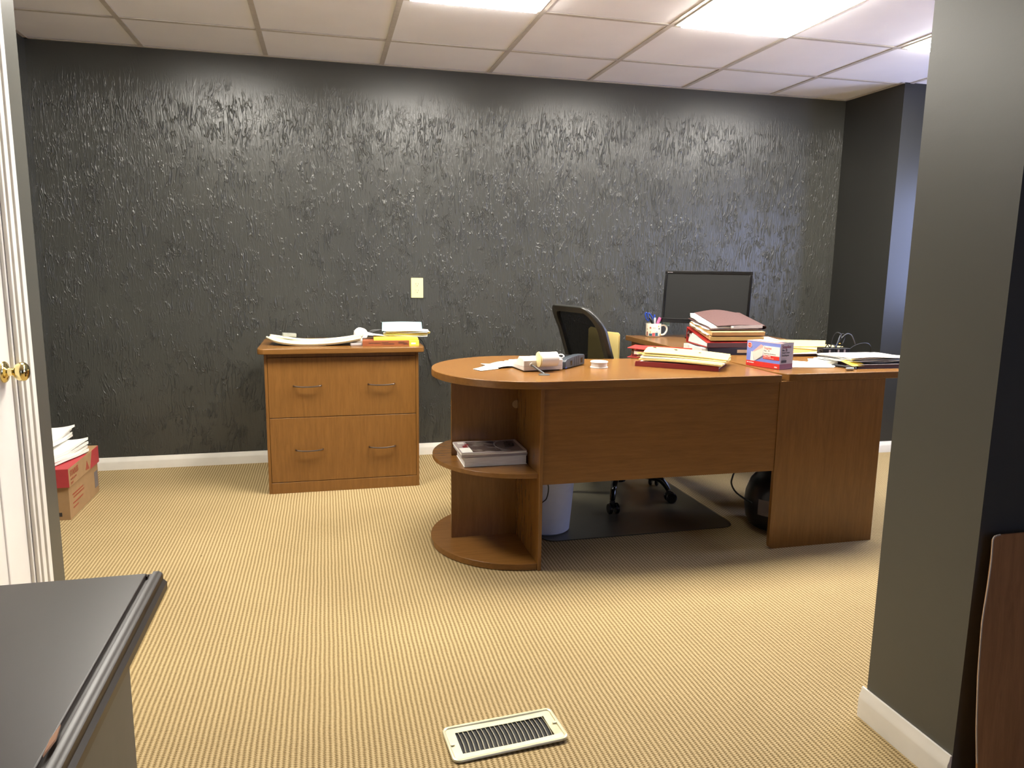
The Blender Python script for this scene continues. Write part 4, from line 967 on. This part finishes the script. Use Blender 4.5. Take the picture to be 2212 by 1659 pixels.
def stick(name, label, cat, base, tip, rad, mat, tipmat=None, tiplen=.0, blunt=True, ring=None):
    b0, t0 = Vector(base), Vector(tip); d = (t0-b0); L = d.length; t = thing(name, label, cat, tuple(b0), 0, 'pens in the mug')
    q = d.to_track_quat('Z', 'Y'); t.rotation_mode = 'XYZ'; t.rotation_euler = q.to_euler()
    if blunt: pf = [(rad*.7, 0), (rad, .004), (rad, L-tiplen-.003), (rad*.85, L-tiplen)]
    else: pf = [(rad, 0), (rad, L-tiplen)]
    obj('barrel', B().lathe(pf, 14), mat, t, smooth=True)
    if tiplen: obj('point', B().lathe([(rad*.95, L-tiplen), (rad*.5, L-tiplen*.3), (.0004, L)], 14), tipmat, t, smooth=True)
    if ring: obj('clip', B().box(-.0015, .0015, rad, rad+.002, L-.045, L-.008), ring, t)
    return t
mc = (1.905, 4.085); zb = DT+.012
sc = thing('scissors', 'scissors with blue plastic handles sticking up at the left of the mug', 'scissors', (mc[0], mc[1], zb), 0, 'pens in the mug')
def hloop(cx, cz, a, b, ang, y):
    return [(cx+a*math.cos(t)*math.cos(ang)-b*math.sin(t)*math.sin(ang), y, cz+a*math.cos(t)*math.sin(ang)+b*math.sin(t)*math.cos(ang)) for t in [2*PI*q/20 for q in range(21)]]
obj('handle', B().tube(hloop(-.044, .108, .026, .0095, R(112), .0), .0042, 8, False), 'blue', sc, smooth=True)
obj('handle', B().tube(hloop(-.026, .104, .030, .0095, R(122), -.008), .0042, 8, False), 'blue', sc, smooth=True)
obj('blade', B().tube([(.012, 0, .003), (-.014, -.003, .075), (-.030, -.004, .088)], [.002, .0055, .005], 6), 'chrome', sc)
obj('blade', B().tube([(.016, -.01, .003), (-.004, -.008, .070), (-.012, -.008, .086)], [.002, .0055, .005], 6), 'chrome', sc)
stick('blue_pen', 'blue capped pen standing behind the pink highlighter', 'pen', (mc[0]+.005, mc[1]+.015, zb), (1.916, 4.10, .866), .006, 'blue', ring='chrome')
stick('silver_pen', 'silver tipped black pen between the blue markers', 'pen', (mc[0]+.018, mc[1]+.005, zb), (1.888, 4.095, .883), .0035, 'black', 'chrome', .012)
stick('black_pen', 'black pen with silver clip at the left rim of the mug', 'pen', (mc[0]+.01, mc[1]-.02, zb), (1.858, 4.055, .862), .0038, 'black', 'chrome', .012, ring='chrome')
stick('grey_pen', 'grey barrelled pen in the middle of the mug', 'pen', (mc[0]-.006, mc[1]-.022, zb), (1.898, 4.055, .850), .0052, 'offwhite')
stick('dark_marker', 'dark grey stubby marker in the mug, left of the grey barrelled pen', 'marker', (mc[0]-.002, mc[1]-.026, zb), (1.882, 4.052, .842), .0055, 'router')
stick('pink_highlighter', 'pink highlighter leaning right in the mug', 'highlighter', (mc[0]-.012, mc[1]-.022, zb), (1.928, 4.050, .852), .0085, 'pink')
stick('pencil', 'maroon pencil with a sharpened point leaning far right in the mug', 'pencil', (mc[0]-.022, mc[1]+.008, zb), (1.984, 4.10, .871), .0036, 'pencil', 'kraft', .020, blunt=False)
stick('thin_pen', 'thin dark pen behind the maroon pencil', 'pen', (mc[0]-.010, mc[1]+.02, zb), (1.957, 4.11, .858), .0036, 'router')
stick('green_pen', 'pale and green pen at the right rim of the mug', 'pen', (mc[0]-.010, mc[1]-.015, zb), (1.966, 4.07, .845), .0038, 'green', 'offwhite', .02)
tag(obj('sticky_tag', B().grid(lambda u, v: Vector((.040*u, .004*math.sin(3*u), .034*v)), 4, 4, .0006, (0, 1, 0)), 'cyan_paper', loc=(1.960, 4.075, .800), rot=(R(-8), 0, R(-25))), 'pale cyan paper note sticking up behind the mug handle', 'note')
# mug handle holds the note up; a small card carries it
# ================================================================ NEAR FURNITURE
dk = thing('dark_side_table', 'dark brown table with moulded edge and grey side panel in the near left corner', 'table')
tx1, ty1 = -.235, 1.056
slab = B()
slab.box(XN+.02, tx1-.012, -.35, ty1-.012, .712, DT)
obj('table_top', slab, 'dark_top', dk, bevel=.002)
def edge(b, p0, p1, n):
    p0, p1, n = Vector((*p0, 0)), Vector((*p1, 0)), Vector((*n, 0))
    pr_ = [(-.012, .701), (.006, .701), (.0105, .706), (.0105, .716), (.006, .7205), (.006, .7235), (.0055, .7290), (.001, .7325), (-.006, .7325), (-.008, .7292), (-.012, .7292)]
    A = [b.bm.verts.new(p0+n*a+Vector((0, 0, z))) for a, z in pr_]; C = [b.bm.verts.new(p1+n*a+Vector((0, 0, z))) for a, z in pr_]
    b.bm.faces.new(A); b.bm.faces.new(C[::-1])
    for i in range(len(pr_)): b.bm.faces.new((A[i], C[i], C[(i+1) % len(pr_)], A[(i+1) % len(pr_)]))
e1 = B(); edge(e1, (tx1, -.35), (tx1, ty1-.002), (1, 0)); me1 = obj('edge_moulding', e1, 'dark_top', dk, smooth=True)
e2 = B(); edge(e2, (XN+.02, ty1-.012), (tx1-.010, ty1-.012), (0, 1)); obj('edge_moulding', e2, 'dark_top', dk, smooth=True)
for y0, y1, w_ in ((.655, .70, .003), (.56, .625, .006)): obj('chipped_spot', B().prism([(tx1-.012, y0), (tx1-.012+w_, (y0+y1)/2), (tx1-.012, y1), (tx1-.012-w_*.6, (y0+y1)/2)], DT-.002, DT+.0004), 'chip', dk)
obj('side_panel', B().box(tx1-.045, tx1-.03, -.33, .998, 0, .712), 'grey_panel', dk, bevel=.001)
obj('back_panel', B().box(XN+.04, tx1-.045, .98, .996, 0, .712), 'grey_panel', dk, bevel=.001)
obj('side_panel', B().box(XN+.025, XN+.04, -.33, .996, 0, .712), 'grey_panel', dk, bevel=.001)

bd = thing('wooden_board', 'brown wood-grain board leaning against the navy wall at the lower right', 'board', (1.333, 1.150, 0))
bo = [(0.02, .0), (.55, .0), (.55, .606), (.030, .610), (.018, .608), (.012, .600), (.012, .56), (.008, .50), (.0, .42), (.0, .30), (.006, .18), (.014, .10)]
bdo = B().prism(bo, .0, .006, Matrix.Rotation(R(-3), 4, 'X'), axis='y'); obj('board_panel', bdo, 'wood_board', bd, bevel=.0015)
path = [(x-.001, .001, z) for x, z in bo[3:]]
path = [Matrix.Rotation(R(-3), 3, 'X') @ Vector(p) for p in path]
obj('edge_band', B().tube(smooth_path(path, 3), .0016, 6), plain('pale_edge_band', (190, 176, 160), .5), bd, smooth=True)
bpy.context.view_layer.update()
